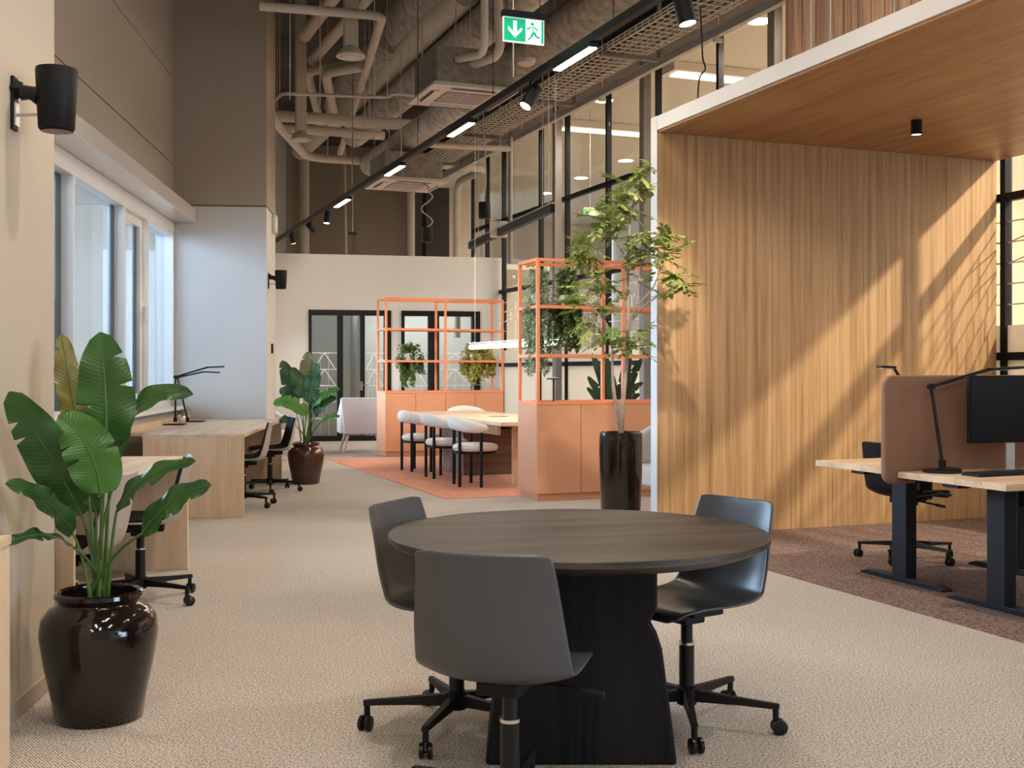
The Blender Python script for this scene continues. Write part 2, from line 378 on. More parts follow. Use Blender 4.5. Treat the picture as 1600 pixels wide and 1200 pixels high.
# window sill wall and window 1
struct('wall_left_sill', MB().box(-1.42, -1.17, 0, 8.82, 0, .86), M['wall_cool'], 'low white wall under the window', L(0,0), AL)
w = sroot('window_1', 'tall white framed window beside the desk bench', L(0,0), AL)
part('sill', MB().box(-1.42, -1.06, .02, 8.81, .86, .90), M['window_white'], w, .006)
part('head', MB().box(-1.40, -1.20, .02, 8.81, 2.88, 3.038), M['window_white'], w, .004)
part('bottom_rail', MB().box(-1.38, -1.24, .02, 8.81, .90, .98), M['window_white'], w, .004)
aw = -1.20; ap = -1.30                 # inner face of the frame, glass plane
def wb(u, a_=aw): return Lb(u, a_)
MZ0, MZ1 = .98, 2.88
mull = [(wb(114.5), wb(117)), (wb(194.5), wb(196.8)), (wb(231), wb(232.6)), (8.76, 8.82), (.05,.12), (1.30,1.37), (2.55,2.62)]
for q0, q1 in mull:
    part('mullion', MB().box(-1.36, aw, q0, q1, MZ0, MZ1), M['window_white'], w, .003)
for u0, u1 in ((86,95), (173.5,180), (208.5,212.5), (263.5,268)):
    part('gasket', MB().box(ap-.012, ap+.004, Lb(u0,ap), Lb(u1,ap), MZ0, MZ1), M['gasket'], w)
for q0, q1 in ((.12,1.30),(1.37,2.55),(2.62,Lb(86,ap)),(mull[0][1],Lb(173.5,ap)),(mull[1][1],Lb(208.5,ap)),(mull[2][1],Lb(263.5,ap))):
    part('pane', MB().box(ap-.004, ap+.002, q0, q1, MZ0, MZ1), M['glass_blue'], w)
q0, q1 = Lb(212.5,ap), mull[2][0]
sa = part('sash', MB().box(-1.34, -1.255, q0, q0+.09, MZ0, MZ1).box(-1.34,-1.255,mull[1][1],q0,MZ0,MZ0+.09).box(-1.34,-1.255,mull[1][1],q0,MZ1-.09,MZ1), M['window_white'], w, .004)
part('jamb', MB().box(-1.36, -1.26, q0+.09, q1, MZ0, MZ1), M['window_white'], w, .003)
qh = q0+.05; hd = MB()
hd.box(-1.255,-1.19,qh-.012,qh+.012,1.97,2.0).box(-1.215,-1.19,qh-.012,qh+.012,1.83,2.0).box(-1.257,-1.245,qh-.02,qh+.02,1.90,2.04)
part('handle', hd, M['window_white'], sa, .004)
# next bay beyond the pier
struct('wall_left_far', MB().box(-1.42, -1.22, 9.8, 24, 0, .9).box(-1.42,-1.22,9.8,24,2.3,6.7).box(-1.42,-1.22,15.0,24,.9,2.3), M['wall_cool'], 'far stretch of window wall beyond the pier', L(0,0), AL)
# opposite facade outside
tag(part('facade', MB().box(0, 1, -7, 5.6, -6, 2.58).box(-.1,0,-7,5.6,2.58,2.72), M['facade'], None, loc=L(-5.5,0), rot=(0,0,AL)),
    'pale grey building front outside the window', kind='structure')

# back partition with two glazed doors
WA = Vector((-4.43, 21.25)); WB = Vector((-.198, 22.14)); wd_ = (WB-WA).normalized(); AW = math.atan2(wd_.y, wd_.x)
def ww(u):
    k = (u-800)/F; return (k*WA.y-WA.x)/(wd_.x-k*wd_.y)
def wz(u, v):
    t = ww(u); Y = WA.y+t*wd_.y; return CH-(v-HZ)/F*Y
T1 = (WB-WA).length
d1 = (ww(482), ww(611)); d2 = (ww(627), ww(750)); DZ = 2.46
wallb = MB()
wallb.box(-3.0, d1[0], 0, .18, 0, 3.5); wallb.box(d1[1], d2[0], 0, .18, 0, 3.5); wallb.box(d2[1], T1, 0, .18, 0, 3.5)
wallb.box(d1[0], d1[1], 0, .18, DZ, 3.5); wallb.box(d2[0], d2[1], 0, .18, DZ, 3.5)
WL = (WA.x, WA.y, 0)
struct('wall_back', wallb, M['wall_cool'], 'white partition wall at the far end with black glazed doors', WL, AW)
def line_art(t0, t1, z0, z1, seed, y=-.004):
    mb = MB(); rnd = random.Random(seed); n = 6; lw = .012
    H = (z1-z0)/n
    def ln(x0, za, x1, zb): mb.obox((x0,y,za),(x1,y,zb),.004,lw)
    for i in range(1, n): ln(t0, z0+i*H, t1, z0+i*H)
    for i in range(n-1):
        k = rnd.choice((2,3,4)) if i < 4 else 2
        if i in (3, 4):
            m_ = (t0+t1)/2
            ln(t0+.03, z0+i*H, m_, z0+(i+1)*H); ln(m_, z0+(i+1)*H, t1-.03, z0+i*H)
        for j in range(1, k+1):
            x = t0+(t1-t0)*j/(k+1); ln(x, z0+i*H, x, z0+(i+1)*H)
    return mb
def glazed_door(name, label, fr, panes, seed):
    d = sroot(name, label, WL, AW)
    f0, f1 = fr; xs = [(ww(a), ww(b_)) for a, b_ in panes]
    mb = MB(); mb.box(f0, f1, -.03, .10, DZ-.10, DZ)
    mb.box(f0, f1, -.03, .10, 0, .10)
    prev = f0
    for x0, x1 in xs+[(f1, None)]:
        mb.box(prev, x0, -.03, .10, .10, DZ-.10); prev = x1
    part('frame', mb, M['black'], d, .004)
    for i, (x0, x1) in enumerate(xs):
        p = part('pane', MB().box(x0, x1, .03, .04, .10, DZ-.10), M['glass'], d)
        if i != 1 or name == 'door_2': part('line_pattern', line_art(x0, x1, .12, DZ-.5, seed+i, .022), M['decal'], p)
    hx = xs[1][1]+.02
    h = MB(); h.tube([(hx,-.03,1.05),(hx,-.09,1.05),(hx+.13,-.09,1.05)], .011, 8); h.box(hx-.02,hx+.02,-.045,-.03,.95,1.12)
    part('handle', h, M['chrome'], d)
    return d
glazed_door('door_1', 'black framed glazed double door with white line pattern beside the potted plant', d1, [(487,527),(536,563),(570,600)], 3)
glazed_door('door_2', 'black framed glazed door behind the orange shelf unit', d2, [(632,669),(686,737)], 8)
# room behind the doors
struct('wall_back_room', MB().box(-3, T1+1, 3.0, 3.2, 0, 3.4).box(-3, T1+1, .2, 3.2, 3.3, 3.4).box(1.62,1.7,.2,3,0,3.3).box(T1-.1,T1,.2,3,0,3.3), M['interior'], 'cream inner room seen through the glazed doors', WL, AW)
# far wall above the partition
struct('wall_far', MB().box(-8, 4.3, 6.0, 6.3, 0, 6.7), M['brown_wall'], 'brown far wall above the white partition', WL, AW)
struct('wall_far_left', MB().box(-4, 0.45, 5.6, 5.9, 0, 6.7), M['panel'], 'taupe end of the far wall beside the pier', WL, AW)
struct('wall_far_recess', MB().box(3.55, 4.1, 5.2, 5.9, 0, 6.7), M['dark_wall'], 'dark upright recess in the far wall', WL, AW)
struct('wall_far_right', MB().box(4.1, 4.9, 5.6, 5.9, 0, 6.7), M['interior'], 'cream end of the far wall beside the glazing', WL, AW)

# glazed atrium wall on the right (runs along the R frame, a = 3.46)
GA = 3.46
gw = sroot('wall_right', 'tall black framed glass wall of the rooms on the right', R(GA,0), AR)
bs = sorted([Rb(739,GA), Rb(761,GA), Rb(787,GA), Rb(845,GA), Rb(886,GA), Rb(950,GA), Rb(1028,GA), Rb(1124,GA)], reverse=True)
st = 1.6
near = [bs[-1]-st*(i+1) for i in range(9)]
bs = bs+near
TZ = [1.43, 2.84, 4.2]
HT = 5.62
for q in bs:
    part('mullion', MB().box(-.03, .05, q-.03, q+.03, 0, HT), M['black'], gw)
for z in TZ:
    for i in range(len(bs)-1):
        part('transom', MB().box(-.025, .045, bs[i+1]+.03, bs[i]-.03, z-.035, z+.035), M['black'], gw)
for i in range(len(bs)-1):
    a0, a1 = bs[i+1]+.03, bs[i]-.03
    part('lower_panel', MB().box(0, .012, a0, a1, .06, TZ[0]-.035), M['film'], gw)
    for z0, z1 in ((TZ[0]+.035, TZ[1]-.035), (TZ[1]+.035, TZ[2]-.035), (TZ[2]+.035, HT)):
        p = part('pane', MB().box(.004, .012, a0, a1, z0, z1), M['glass_warm'], gw)
        if z0 < 1.6:
            part('film_band', MB().box(-.002, .003, a0, a1, z0, z0+.24), M['film'], p)
            lm = MB()
            src = line_art(a0, a1, z0+.24, z1, 20+i, 0)
            lm.v = [(-.003+yy, xx, zz) for xx, yy, zz in src.v]; lm.f = [f[::-1] for f in src.f]
            part('line_pattern', lm, M['decal'], p)
part('base_rail', MB().box(-.03, .05, bs[-1], bs[0], 0, .06), M['white'], gw)
# beam and columns in front of the glass
struct('trim_2', MB().box(-.16, .10, bs[-1], bs[0]+1, HT, 5.78).box(-.22, .10, bs[-1], bs[0]+1, 5.78, 6.02), M['beam'], 'cream beam along the head of the glass wall', R(GA,0), AR)
for u, lb in ((867,'grey steel column standing nearest the hanging plants at the glass wall'), (1004,'grey steel column behind the top of the tree'), (1206,'grey steel column rising above the white canopy edge')):
    q = Rb(u, GA-.2)
    struct('column', MB().prism([(-.22,q-.07),(-.10,q-.07),(-.10,q+.07),(-.22,q+.07)], 0, 5.80), M['column'], lb, R(GA,0), AR, .01)
# rooms behind the glass
struct('wall_right_back', MB().box(7.5, 7.7, -14, 24, 0, 6.7), M['interior'], 'cream back wall of the glazed rooms', R(GA,0), AR)
struct('ceiling_glazed_rooms', MB().box(.12, 7.5, -14, 24, 5.66, 5.76), M['interior'], 'cream ceiling inside the glazed rooms', R(GA,0), AR)
struct('wall_room_divider', MB().box(.2, 7.4, 23.0, 23.2, 0, 5.65), M['interior'], 'cream dividing wall between glazed rooms', R(GA,0), AR)
struct('wall_room_cross', MB().box(.2, 7.4, .9, 1.05, 0, 5.6), M['oak_desk'], 'timber lined cross wall in the glazed room', R(GA,0), AR)
for k, q_ in enumerate(COVES):
    cv = sroot('trim_%d' % (3+k), ['bright cove strip farthest along the glazed room ceiling','bright cove strip above the white canopy corner','cove strip behind the timber screen','cove strip over the sit-stand desks side room','cove strip nearest the camera in the side room'][k], R(GA,0), AR)
    part('light_strip', MB().box(.25, 6.25, q_-.11, q_+.11, 5.51, 5.53), M['cove'], cv)
    part('coffer', MB().box(.15, 6.35, q_-.2, q_+.2, 5.535, 5.655), M['white'], cv)

# ================================================================ OAK PORTAL
ct = thing('oak_canopy', 'oak veneered portal with white edges arching over the brown carpet', 'canopy', R(0,0), AR)
SZ = 3.185; ST = .11
pa = [0, .90, 2.15, 3.40]
part('end_edge', MB().box(-.004, .0, 0, .10, 0, SZ+ST), M['white'], ct)
core = part('wall_core', MB().box(0.0, 3.40, .018, .10, 0, SZ), M['white'], ct)
for i in range(3):
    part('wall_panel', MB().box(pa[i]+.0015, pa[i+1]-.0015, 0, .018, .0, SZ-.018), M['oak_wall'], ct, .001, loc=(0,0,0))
part('slab_core', MB().box(0, 3.40, -11, .10, SZ, SZ+ST), M['white'], ct, .003)
ys = [0.0, -2.5, -5.0, -7.5, -11]
for i in range(3):
    for j in range(4):
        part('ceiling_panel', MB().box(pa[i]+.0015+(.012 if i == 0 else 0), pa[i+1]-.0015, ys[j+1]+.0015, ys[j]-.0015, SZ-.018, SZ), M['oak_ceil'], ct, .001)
sk = MB().box(.11,.21,-.03,-.001,.02,.09)
tag(part('floor_socket', sk.box(.125,.195,-.034,-.03,.03,.08), M['black'], None, .004, loc=R(0,0), rot=(0,0,AR)), 'small black socket box at the foot of the oak wall', 'socket')
# cladding on top of the canopy
cl = thing('timber_cladding', 'dark timber boarded screen standing on the white canopy', 'screen wall', R(0,0), AR)
x = Ra(1230, 0)
i = 0
while x < 3.35:
    wdt = .14
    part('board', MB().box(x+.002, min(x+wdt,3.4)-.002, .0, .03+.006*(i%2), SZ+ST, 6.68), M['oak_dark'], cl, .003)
    x += wdt; i += 1
for k, u in enumerate((1266, 1296, 1396)):
    a_ = Ra(u, -.35)
    tag(part('conduit', MB().tube([(a_,-.35,SZ+ST),(a_,-.35,6.7)], .011, 8), M['pipe_grey'], None, loc=R(0,0), rot=(0,0,AR)),
        ['grey conduit rising before the timber screen, leftmost of three', 'grey conduit rising before the timber screen, second of three', 'grey conduit rising before the timber screen, rightmost of three'][k], 'conduit', 'conduits on the canopy')
def downlight(name, lab, pos, power, h=.11, r=.04):
    t = thing(name, lab, 'lamp', pos, 0)
    part('housing', MB().lathe([(r*.86,-h+.006),(r,-h),(r,0),(0,0)], 20), M['black'], t, smooth=True)
    part('lens', MB().lathe([(0,-h+.004),(r*.86,-h+.005)], 20), M['led_spot'], t)
    spot('canopy_spot', Vector(pos)-Vector((0,0,h+.02)), Vector(pos)-Vector((0,0,3)), power, WARM, 95, .8, .03)
    return t
# downlight under the canopy, ray (1432,188) on the soffit
dp = QZ(1432, 188, SZ-.018)
downlight('surface_downlight', 'black cylinder downlight under the oak canopy', dp, 22)

# exterior-ish near side: right boundary
struct('wall_right_outer', MB().box(8.2, 8.4, -14, 24, 0, 6.7), M['interior'], 'outer wall beyond the glazed rooms', R(GA,0), AR)

# ================================================================ CHAIRS
def curve_pts(pts, n):     # Catmull-Rom through a list of tuples
    P = [Vector(p) for p in pts]; P = [P[0]*2-P[1]]+P+[P[-1]*2-P[-2]]; out = []
    seg = len(P)-3
    for i in range(n):
        t = i/(n-1)*seg; k = min(int(t), seg-1); f = t-k
        a, b_, c, d = P[k:k+4]
        out.append(.5*((2*b_)+(c-a)*f+(2*a-5*b_+4*c-d)*f*f+(3*b_-a-3*c+d)*f**3))
    return out
# side profile (y, z, half width, side lift): front lip -> seat -> bend -> top of back
PROF = [(.235,.425,.195,0),(.20,.452,.212,.004),(.10,.458,.225,.012),(-.03,.450,.232,.02),(-.135,.447,.236,.035),
        (-.195,.470,.236,.05),(-.222,.525,.232,.052),(-.238,.60,.226,.045),(-.252,.69,.216,.038),(-.268,.775,.206,.03),(-.276,.812,.196,.028)]
def shell_mesh(scale=.94, off=0, trim=0):
    pr = curve_pts(PROF, 44)
    nu = 23
    if trim: pr = pr[trim[0]:trim[1]]
    mb = MB(); m = len(pr)
    def fn(i, j):
        y, z, hw, lift = pr[round(j*(m-1))]; s = i*2-1
        jj = round(j*(m-1)); p0 = pr[max(jj-1,0)]; p1 = pr[min(jj+1,m-1)]
        t = Vector((0, p1[0]-p0[0], p1[1]-p0[1])).normalized(); nrm = Vector((0, -t.z, t.y))*-1   # towards the sitter
        c = abs(s)**2.6*lift
        # rounded outer corners at top and front
        e = 0
        ww_ = hw*scale
        return Vector((s*ww_, y, z))+nrm*(c+off)
    mb.grid(fn, nu, m)
    return mb
# consistent normal direction for the sitter side
def _shell_round(mb, nu=23):
    pts = mb.v; m = len(pts)//nu
    for row, depth in ((m-1, 1), (m-2, .45), (0, 1), (1, .5)):
        nb = m-4 if row > 3 else 4
        for i in range(nu):
            s = abs(i*2/(nu-1)-1); k = max(0, (s-.72)/.28)**2*depth*.55
            a, c = Vector(pts[row*nu+i]), Vector(pts[nb*nu+i]); pts[row*nu+i] = tuple(a.lerp(c, k))
    return mb
SHELL = {}
def get_shell(mt):
    if mt not in SHELL: SHELL[mt] = _shell_round(shell_mesh()).mesh('shell', M[mt], True)
    return SHELL[mt]
PADM = None
def task_chair(label, loc, rz, shell='graphite', pad=False, group='swivel task chairs', base_rot=0.3, legs_at=None):
    global PADM
    t = thing('task_chair', label, 'chair', loc, rz, group)
    if legs_at is not None: base_rot = math.radians(legs_at)-rz
    o = put('shell', get_shell(shell), t)
    m = o.modifiers.new('thick', 'SOLIDIFY'); m.thickness = .011; m.offset = 1
    m = o.modifiers.new('soft', 'SUBSURF'); m.levels = 1; m.render_levels = 1
    if pad:
        if PADM is None:
            mb = shell_mesh(.87, .004, (4, 41)); PADM = mb.mesh('seat_pad', M['charcoal'], True)
        q = put('seat_pad', PADM, t); m = q.modifiers.new('thick', 'SOLIDIFY'); m.thickness = .014; m.offset = -1
    mech = MB().box(-.06,.06,-.13,.13,.395,.435).box(-.13,.13,-.02,.09,.418,.442).box(-.045,.045,-.05,.05,.372,.40)
    mo = part('mechanism', mech, M['black'], t, .006)
    part('lever', MB().tube([(.05,.03,.405),(.20,.02,.392)], .006, 8).tube([(.20,.02,.392),(.27,.017,.386)], .010, 8), M['black'], mo)
    part('column', MB().lathe([(.028,.10),(.028,.30),(.022,.302),(.022,.372),(.035,.385)], 18), M['black_gloss'], t, smooth=True)
    part('piston_ring', MB().lathe([(.0295,.292),(.0295,.302),(.0,.302)], 18), M['chrome'], t)
    part('hub', MB().lathe([(.0,.072),(.036,.075),(.040,.095),(.040,.135),(.030,.142),(0,.142)], 18), M['black'], t, smooth=True)
    for k in range(5):
        a = base_rot+2*PI*k/5; c, s = math.cos(a), math.sin(a)
        lg = MB()
        d = Vector((c, s, 0)); n = Vector((-s, c, 0)); vs = []
        for r_, hw, z0, z1 in ((.03,.020,.088,.130),(.18,.017,.092,.118),(.335,.013,.090,.108)):
            for x_, z_ in ((-hw,z0),(hw,z0),(hw*.7,z1),(-hw*.7,z1)): vs.append(d*r_+n*x_+Vector((0,0,z_)))
        lg.add(vs, [(0,1,2,3),(11,10,9,8)]+[(i*4+j,(i+1)*4+j,(i+1)*4+(j+1)%4,i*4+(j+1)%4) for i in range(2) for j in range(4)])
        e = d*.322
        lg.tube([e+Vector((0,0,.092)), e+Vector((0,0,.052))], .011, 10)
        leg = part('base_leg', lg, M['black'], t, .002)
        ca = a+random.uniform(-1.4, 1.4); w1 = Vector((math.cos(ca), math.sin(ca), 0)); w2 = Vector((-w1.y, w1.x, 0))
        cc = e+w2*.012+Vector((0,0,.0275)); cs = MB()
        for sd in (-1, 1):
            cs.tube([cc+w1*(sd*.006), cc+w1*(sd*.009), cc+w1*(sd*.020), cc+w1*(sd*.023)], [.020,.0272,.0272,.021], 18)
        cs.box(0,0,0,0,0,0) if False else None
        cs.tube([cc-w1*.008, cc+w1*.008], .010, 10); cs.tube([cc, e+Vector((0,0,.056))], .009, 8)
        part('caster', cs, M['black_gloss'], leg, smooth=True)
    return t

tc = Vector((.227, 3.95))
def face(p, q): return math.atan2(q[1]-p[1], q[0]-p[0])-PI/2
# round table ---------------------------------------------------
rt = thing('round_table', 'dark stained oak round table with a sculpted plinth in the foreground', 'table', (tc.x, tc.y, 0), .25)
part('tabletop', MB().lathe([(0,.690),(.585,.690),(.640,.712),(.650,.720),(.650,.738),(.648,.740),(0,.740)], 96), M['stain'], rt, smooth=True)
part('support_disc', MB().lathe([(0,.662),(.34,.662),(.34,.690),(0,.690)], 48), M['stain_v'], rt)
def plank(hw_b, hw_n, hw_t):
    rt_ = [(hw_b,0),(hw_b-.012,.10),(hw_n+.040,.38),(hw_n+.022,.435),(hw_n,.462),(hw_n+.004,.475),(hw_t,.52),(hw_t,.662)]
    return rt_+[(-x, z) for x, z in reversed(rt_)]
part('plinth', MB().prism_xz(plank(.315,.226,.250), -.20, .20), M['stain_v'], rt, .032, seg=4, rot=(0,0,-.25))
# chairs at the round table
p = (-.006, 3.27); task_chair('graphite swivel chair with its back to the camera at the round table', (*p,0), face(p, (tc.x-.03, tc.y)), legs_at=150)
p = (-.20, 4.14); task_chair('graphite swivel chair seen sideways on the left of the round table', (*p,0), face(p, (tc.x+.3, tc.y-.13)), legs_at=182)
p = (.64, 4.20); task_chair('graphite swivel chair with bluish sheen on the right of the round table', (*p,0), face(p, (tc.x-.05, tc.y-.07)), legs_at=-94)

# ================================================================ WINDOW DESKS
def bench(label, b0, b1, legx):
    t = thing('window_desk', label, 'desk', L(0,b0), AL, 'oak desks along the window')
    ln = b1-b0
    part('tabletop', MB().box(-.84,.05,0,ln,.71,.74), M['oak_top'], t, .003)
    for y0 in legx: part('side_panel', MB().box(-.83,.045,y0,y0+.03,0,.71), M['oak_desk'], t, .002)
    part('apron', MB().box(-.83,-.80,.03,ln-.03,.30,.71), M['oak_desk'], t)
    part('rear_shelf', MB().box(-1.015,-.841,.30,ln,.71,.74), M['oak_top'], t, .002)
    part('upstand', MB().box(-1.04,-1.016,.30,ln,.70,.80), M['oak_desk'], t, .002)
    return t
bench('oak desk with solid end panels half hidden by the big plant', .12, 2.78, (0.0, 2.63))
bench('light oak desk with two reading lamps against the pier', 5.46, 8.79, (0.0, 3.30-.03+.0))
g = 'taupe shell chairs at the window desks'
task_chair('taupe shell task chair pushed in behind the large pot', L(-.13,.72), PI/2+AL-.1, 'taupe_shell', True, g, 0.05)
task_chair('taupe shell task chair at the far end panel behind the large plant', L(-.03,1.72), PI/2+AL+.15, 'taupe_shell', True, g, .3)
task_chair('taupe shell task chair nearest the corner of the desk with lamps', L(-.08,6.35), PI/2+AL+.1, 'taupe_shell', True, g, .12)
task_chair('taupe shell task chair tucked beside the pier', L(.02,7.75), PI/2+AL+.25, 'taupe_shell', True, g, .5)
# console at the extreme left
t = thing('console_desk', 'light oak console edge at the extreme left of the picture', 'desk', L(0,-1.0), AL)
part('tabletop', MB().box(.014,.155,-2.0,0,.725,.755), M['oak_top'], t, .003)
part('side_panel', MB().box(.014,.150,-.03,-.001,0,.725), M['oak_desk'], t, .002)
part('front_panel', MB().box(.128,.150,-1.99,-.03,0,.725), M['oak_desk'], t, .002)

def desk_lamp(label, base, sq, p1, p2, p3, hd, group='slender black desk lamps'):
    """base centre on the desk; p1 foot joint, p2 elbow, p3 wrist, hd head end (world points)"""
    t = thing('desk_lamp', label, 'lamp', base, 0, group)
    B = Vector(base); f = lambda p: Vector(p)-B
    if sq: part('base', MB().box(-.11,.11,-.09,.09,0,.014), M['blacksteel'], t, .003, rot=(0,0,AL))
    else: part('base', MB().lathe([(0,0),(.105,0),(.105,.012),(.10,.016),(0,.016)], 32), M['blacksteel'], t)
    part('joint', MB().tube([f(p1)-Vector((0,0,.03)), f(p1)+Vector((0,0,.02))], .02, 10), M['black'], t)
    part('post', MB().tube([f(p1), f(p2)], .0105, 8), M['blacksteel'], t)
    part('elbow', MB().tube([f(p2)-Vector((.0,.02,0)), f(p2)+Vector((0,.02,0))], .018, 10), M['black'], t)
    part('arm', MB().obox(f(p2), f(p3), .012, .018), M['blacksteel'], t)
    d = (f(hd)-f(p3)); h = part('head', MB().obox(f(p3), f(hd), .065, .014), M['black'], t, .003)
    part('diffuser', MB().obox(f(p3)+d*.1-Vector((0,0,.0085)), f(hd)-d*.1-Vector((0,0,.0085)), .05, .004), M['white'], h)
    return t
ya = 11.95; desk_lamp('black desk lamp with an upright post, nearer of two by the pier', PX(272,664,ya).xy.to_3d()+Vector((0,0,.74)), True, PX(274,655,ya), PX(274,589,ya), PX(324,574,ya+.1), PX(350,573,ya+.1))
yb = 12.7; desk_lamp('black desk lamp with a leaning post, farther of two by the pier', PX(303,660,yb).xy.to_3d()+Vector((0,0,.74)), True, PX(293,655,yb), PX(277,590,yb), PX(318,581,yb), PX(343,582,yb))
t = thing('glass_jar', 'small glass jar between the two lamp bases', 'jar', PX(284,655,12.3).xy.to_3d()+Vector((0,0,.74)))
part('body', MB().lathe([(0,0),(.035,.004),(.045,.04),(.04,.075),(.025,.09),(.02,.09)], 16), M['chrome'], t, smooth=True)

# ================================================================ SIT-STAND DESKS
def standing_desk(label, a0, b0, ln=1.6):
    t = thing('standing_desk', label, 'desk', R(a0,b0), AR, 'sit-stand desks under the canopy')
    part('tabletop', MB().box(0,ln,0,.80,.695,.73), M['oak_topx'], t, .002)
    part('frame', MB().box(.30,ln-.30,.22,.26,.655,.69).box(.30,ln-.30,.54,.58,.655,.69), M['blacksteel'], t)
    for x in (.36, ln-.36):
        part('bracket', MB().prism_xz([(-.40,.675),(-.34,.655),(.34,.655),(.40,.675),(.40,.695),(-.40,.695)], -.035, .035), M['blacksteel'], t, rot=(0,0,PI/2), loc=(x,.40,0))
        lg = part('leg', MB().box(x-.04,x+.04,.335,.465,.03,.655), M['blacksteel'], t, .004)
        part('inner_tube', MB().box(x-.034,x+.034,.342,.458,.60,.66), M['black'], lg)
        part('foot', MB().prism_xz([(-.37,.0),(.37,.0),(.37,.012),(.30,.032),(-.30,.032),(-.37,.012)], -.04, .04), M['blacksteel'], t, .003, rot=(0,0,PI/2), loc=(x,.40,0.004))
    part('motor_box', MB().tube([(.52,.40,.56),(.52,.40,.69)], .045, 16), M['black'], t, smooth=True)
    part('control', MB().box(.02,.10,.35,.47,.675,.695), M['black'], t, .003)
    return t
standing_desk('oak topped sit-stand desk on the far side of the felt screen', .13, -2.66)
standing_desk('oak topped sit-stand desk carrying the monitor and keyboard', .05, -3.53)
t = thing('desk_screen', 'brown felt privacy screen with rounded corners between the desks', 'desk screen', R(0,-2.70), AR)
def rrect(x0, x1, z0, z1, r, n=6):
    pts = []
    for cx, cz, a0 in ((x1-r,z0+r,-PI/2),(x1-r,z1-r,0),(x0+r,z1-r,PI/2),(x0+r,z0+r,PI)):
        for k in range(n+1): a = a0+PI/2*k/n; pts.append((cx+r*math.cos(a), cz+r*math.sin(a)))
    return pts
part('panel', MB().prism_xz(rrect(-.03,1.62,.66,1.272,.06), -.022, .022), M['felt'], t, .016, smooth=True, seg=3)
part('clamp', MB().box(.18,.24,-.06,-.022,.66,.694), M['black'], t)
# monitor
mp_ = R(.70, -2.93)
t = thing('monitor', 'black flat monitor on the near sit-stand desk', 'monitor', (mp_.x, mp_.y, .73), AR-.06)
part('screen', MB().box(-.305,.305,-.008,.018,.165,.535), M['screen'], t, .004)
part('bezel', MB().box(-.309,.309,-.004,.022,.161,.539), M['black'], t, .003)
part('stand', MB().box(-.03,.03,.03,.045,.008,.36), M['silver'], t, .004)
part('foot', MB().box(-.12,.12,-.07,.10,0,.01), M['silver'], t, .004)
# keyboard
kp = R(.43, -3.10)
t = thing('keyboard', 'slim black keyboard in front of the monitor', 'keyboard', (kp.x, kp.y, .73), AR+.05)
part('case', MB().box(-.215,.215,-.065,.065,0,.014), M['black'], t, .003)
ks = MB()
for r_ in range(5):
    for c in range(17): ks.box(-.205+c*.0242,-.205+c*.0242+.0195,-.058+r_*.0235,-.058+r_*.0235+.019,.014,.019)
o = part('keys', ks, M['charcoal'], t); o['kind'] = 'stuff'
ms = R(.86, -3.16)
t = thing('computer_mouse', 'pale computer mouse beside the keyboard', 'mouse', (ms.x, ms.y, .73), AR)
part('body', MB().grid(lambda i, j: Vector(((i-.5)*.06*math.sin(PI*(.06+.88*j))**.5, (j-.5)*.11, .001+.034*math.sin(PI*i)**.7*math.sin(PI*(.06+.88*j))**.8)), 9, 11), M['silver'], t, smooth=True)
cbp = MB(); cbp.tube([R(.74,-2.95,.74), R(.66,-3.0,.736), R(.60,-2.99,.7355), R(.52,-3.045,.737), R(.50,-3.055,.738)], .003, 6)
tag(part('keyboard_cable', cbp, M['black']), 'thin black cable curling behind the keyboard', 'cable')
# lamps on the standing desks
lb_ = R(.25,-2.86); base = Vector((lb_.x, lb_.y, .73)); yl = lb_.y
desk_lamp('black desk lamp with a round base before the felt screen', base, False, base+Vector((0,0,.05)), PX(1455,604,yl), PX(1546,577,yl+.25), PX(1595,574,yl+.3), 'lamps on the sit-stand desks')
lb_ = R(.42,-2.45); base = Vector((lb_.x, lb_.y, .73)); yl = lb_.y
desk_lamp('black desk lamp hidden behind the felt screen with only its head showing', base, False, base+Vector((0,0,.05)), PX(1438,640,yl), PX(1396,574,yl+.05), PX(1374,573,yl+.02), 'lamps on the sit-stand desks')
cc_ = MB(); cc_.tube([lb_.xy.to_3d()+Vector((-.05,.0,.0)) for _ in ()] or [R(.20,-2.87,.75), R(.30,-2.95,.752), R(.36,-2.88,.75), R(.28,-2.82,.756), R(.24,-2.90,.752)], .004, 6)
tag(part('coiled_cable', cc_, M['black_gloss']), 'black cable coiled on the round lamp base', 'cable')
# chairs at the sit-stand desks
task_chair('black swivel chair turned sideways behind the sit-stand desks', R(1.08,-1.60,.004), AR-PI/2+.25, 'black', True, 'black chairs at the sit-stand desks', legs_at=158)
task_chair('black swivel chair at the near sit-stand desk cut by the picture edge', R(1.05,-3.30,.004), AR+.1, 'black', True, 'black chairs at the sit-stand desks', .6)

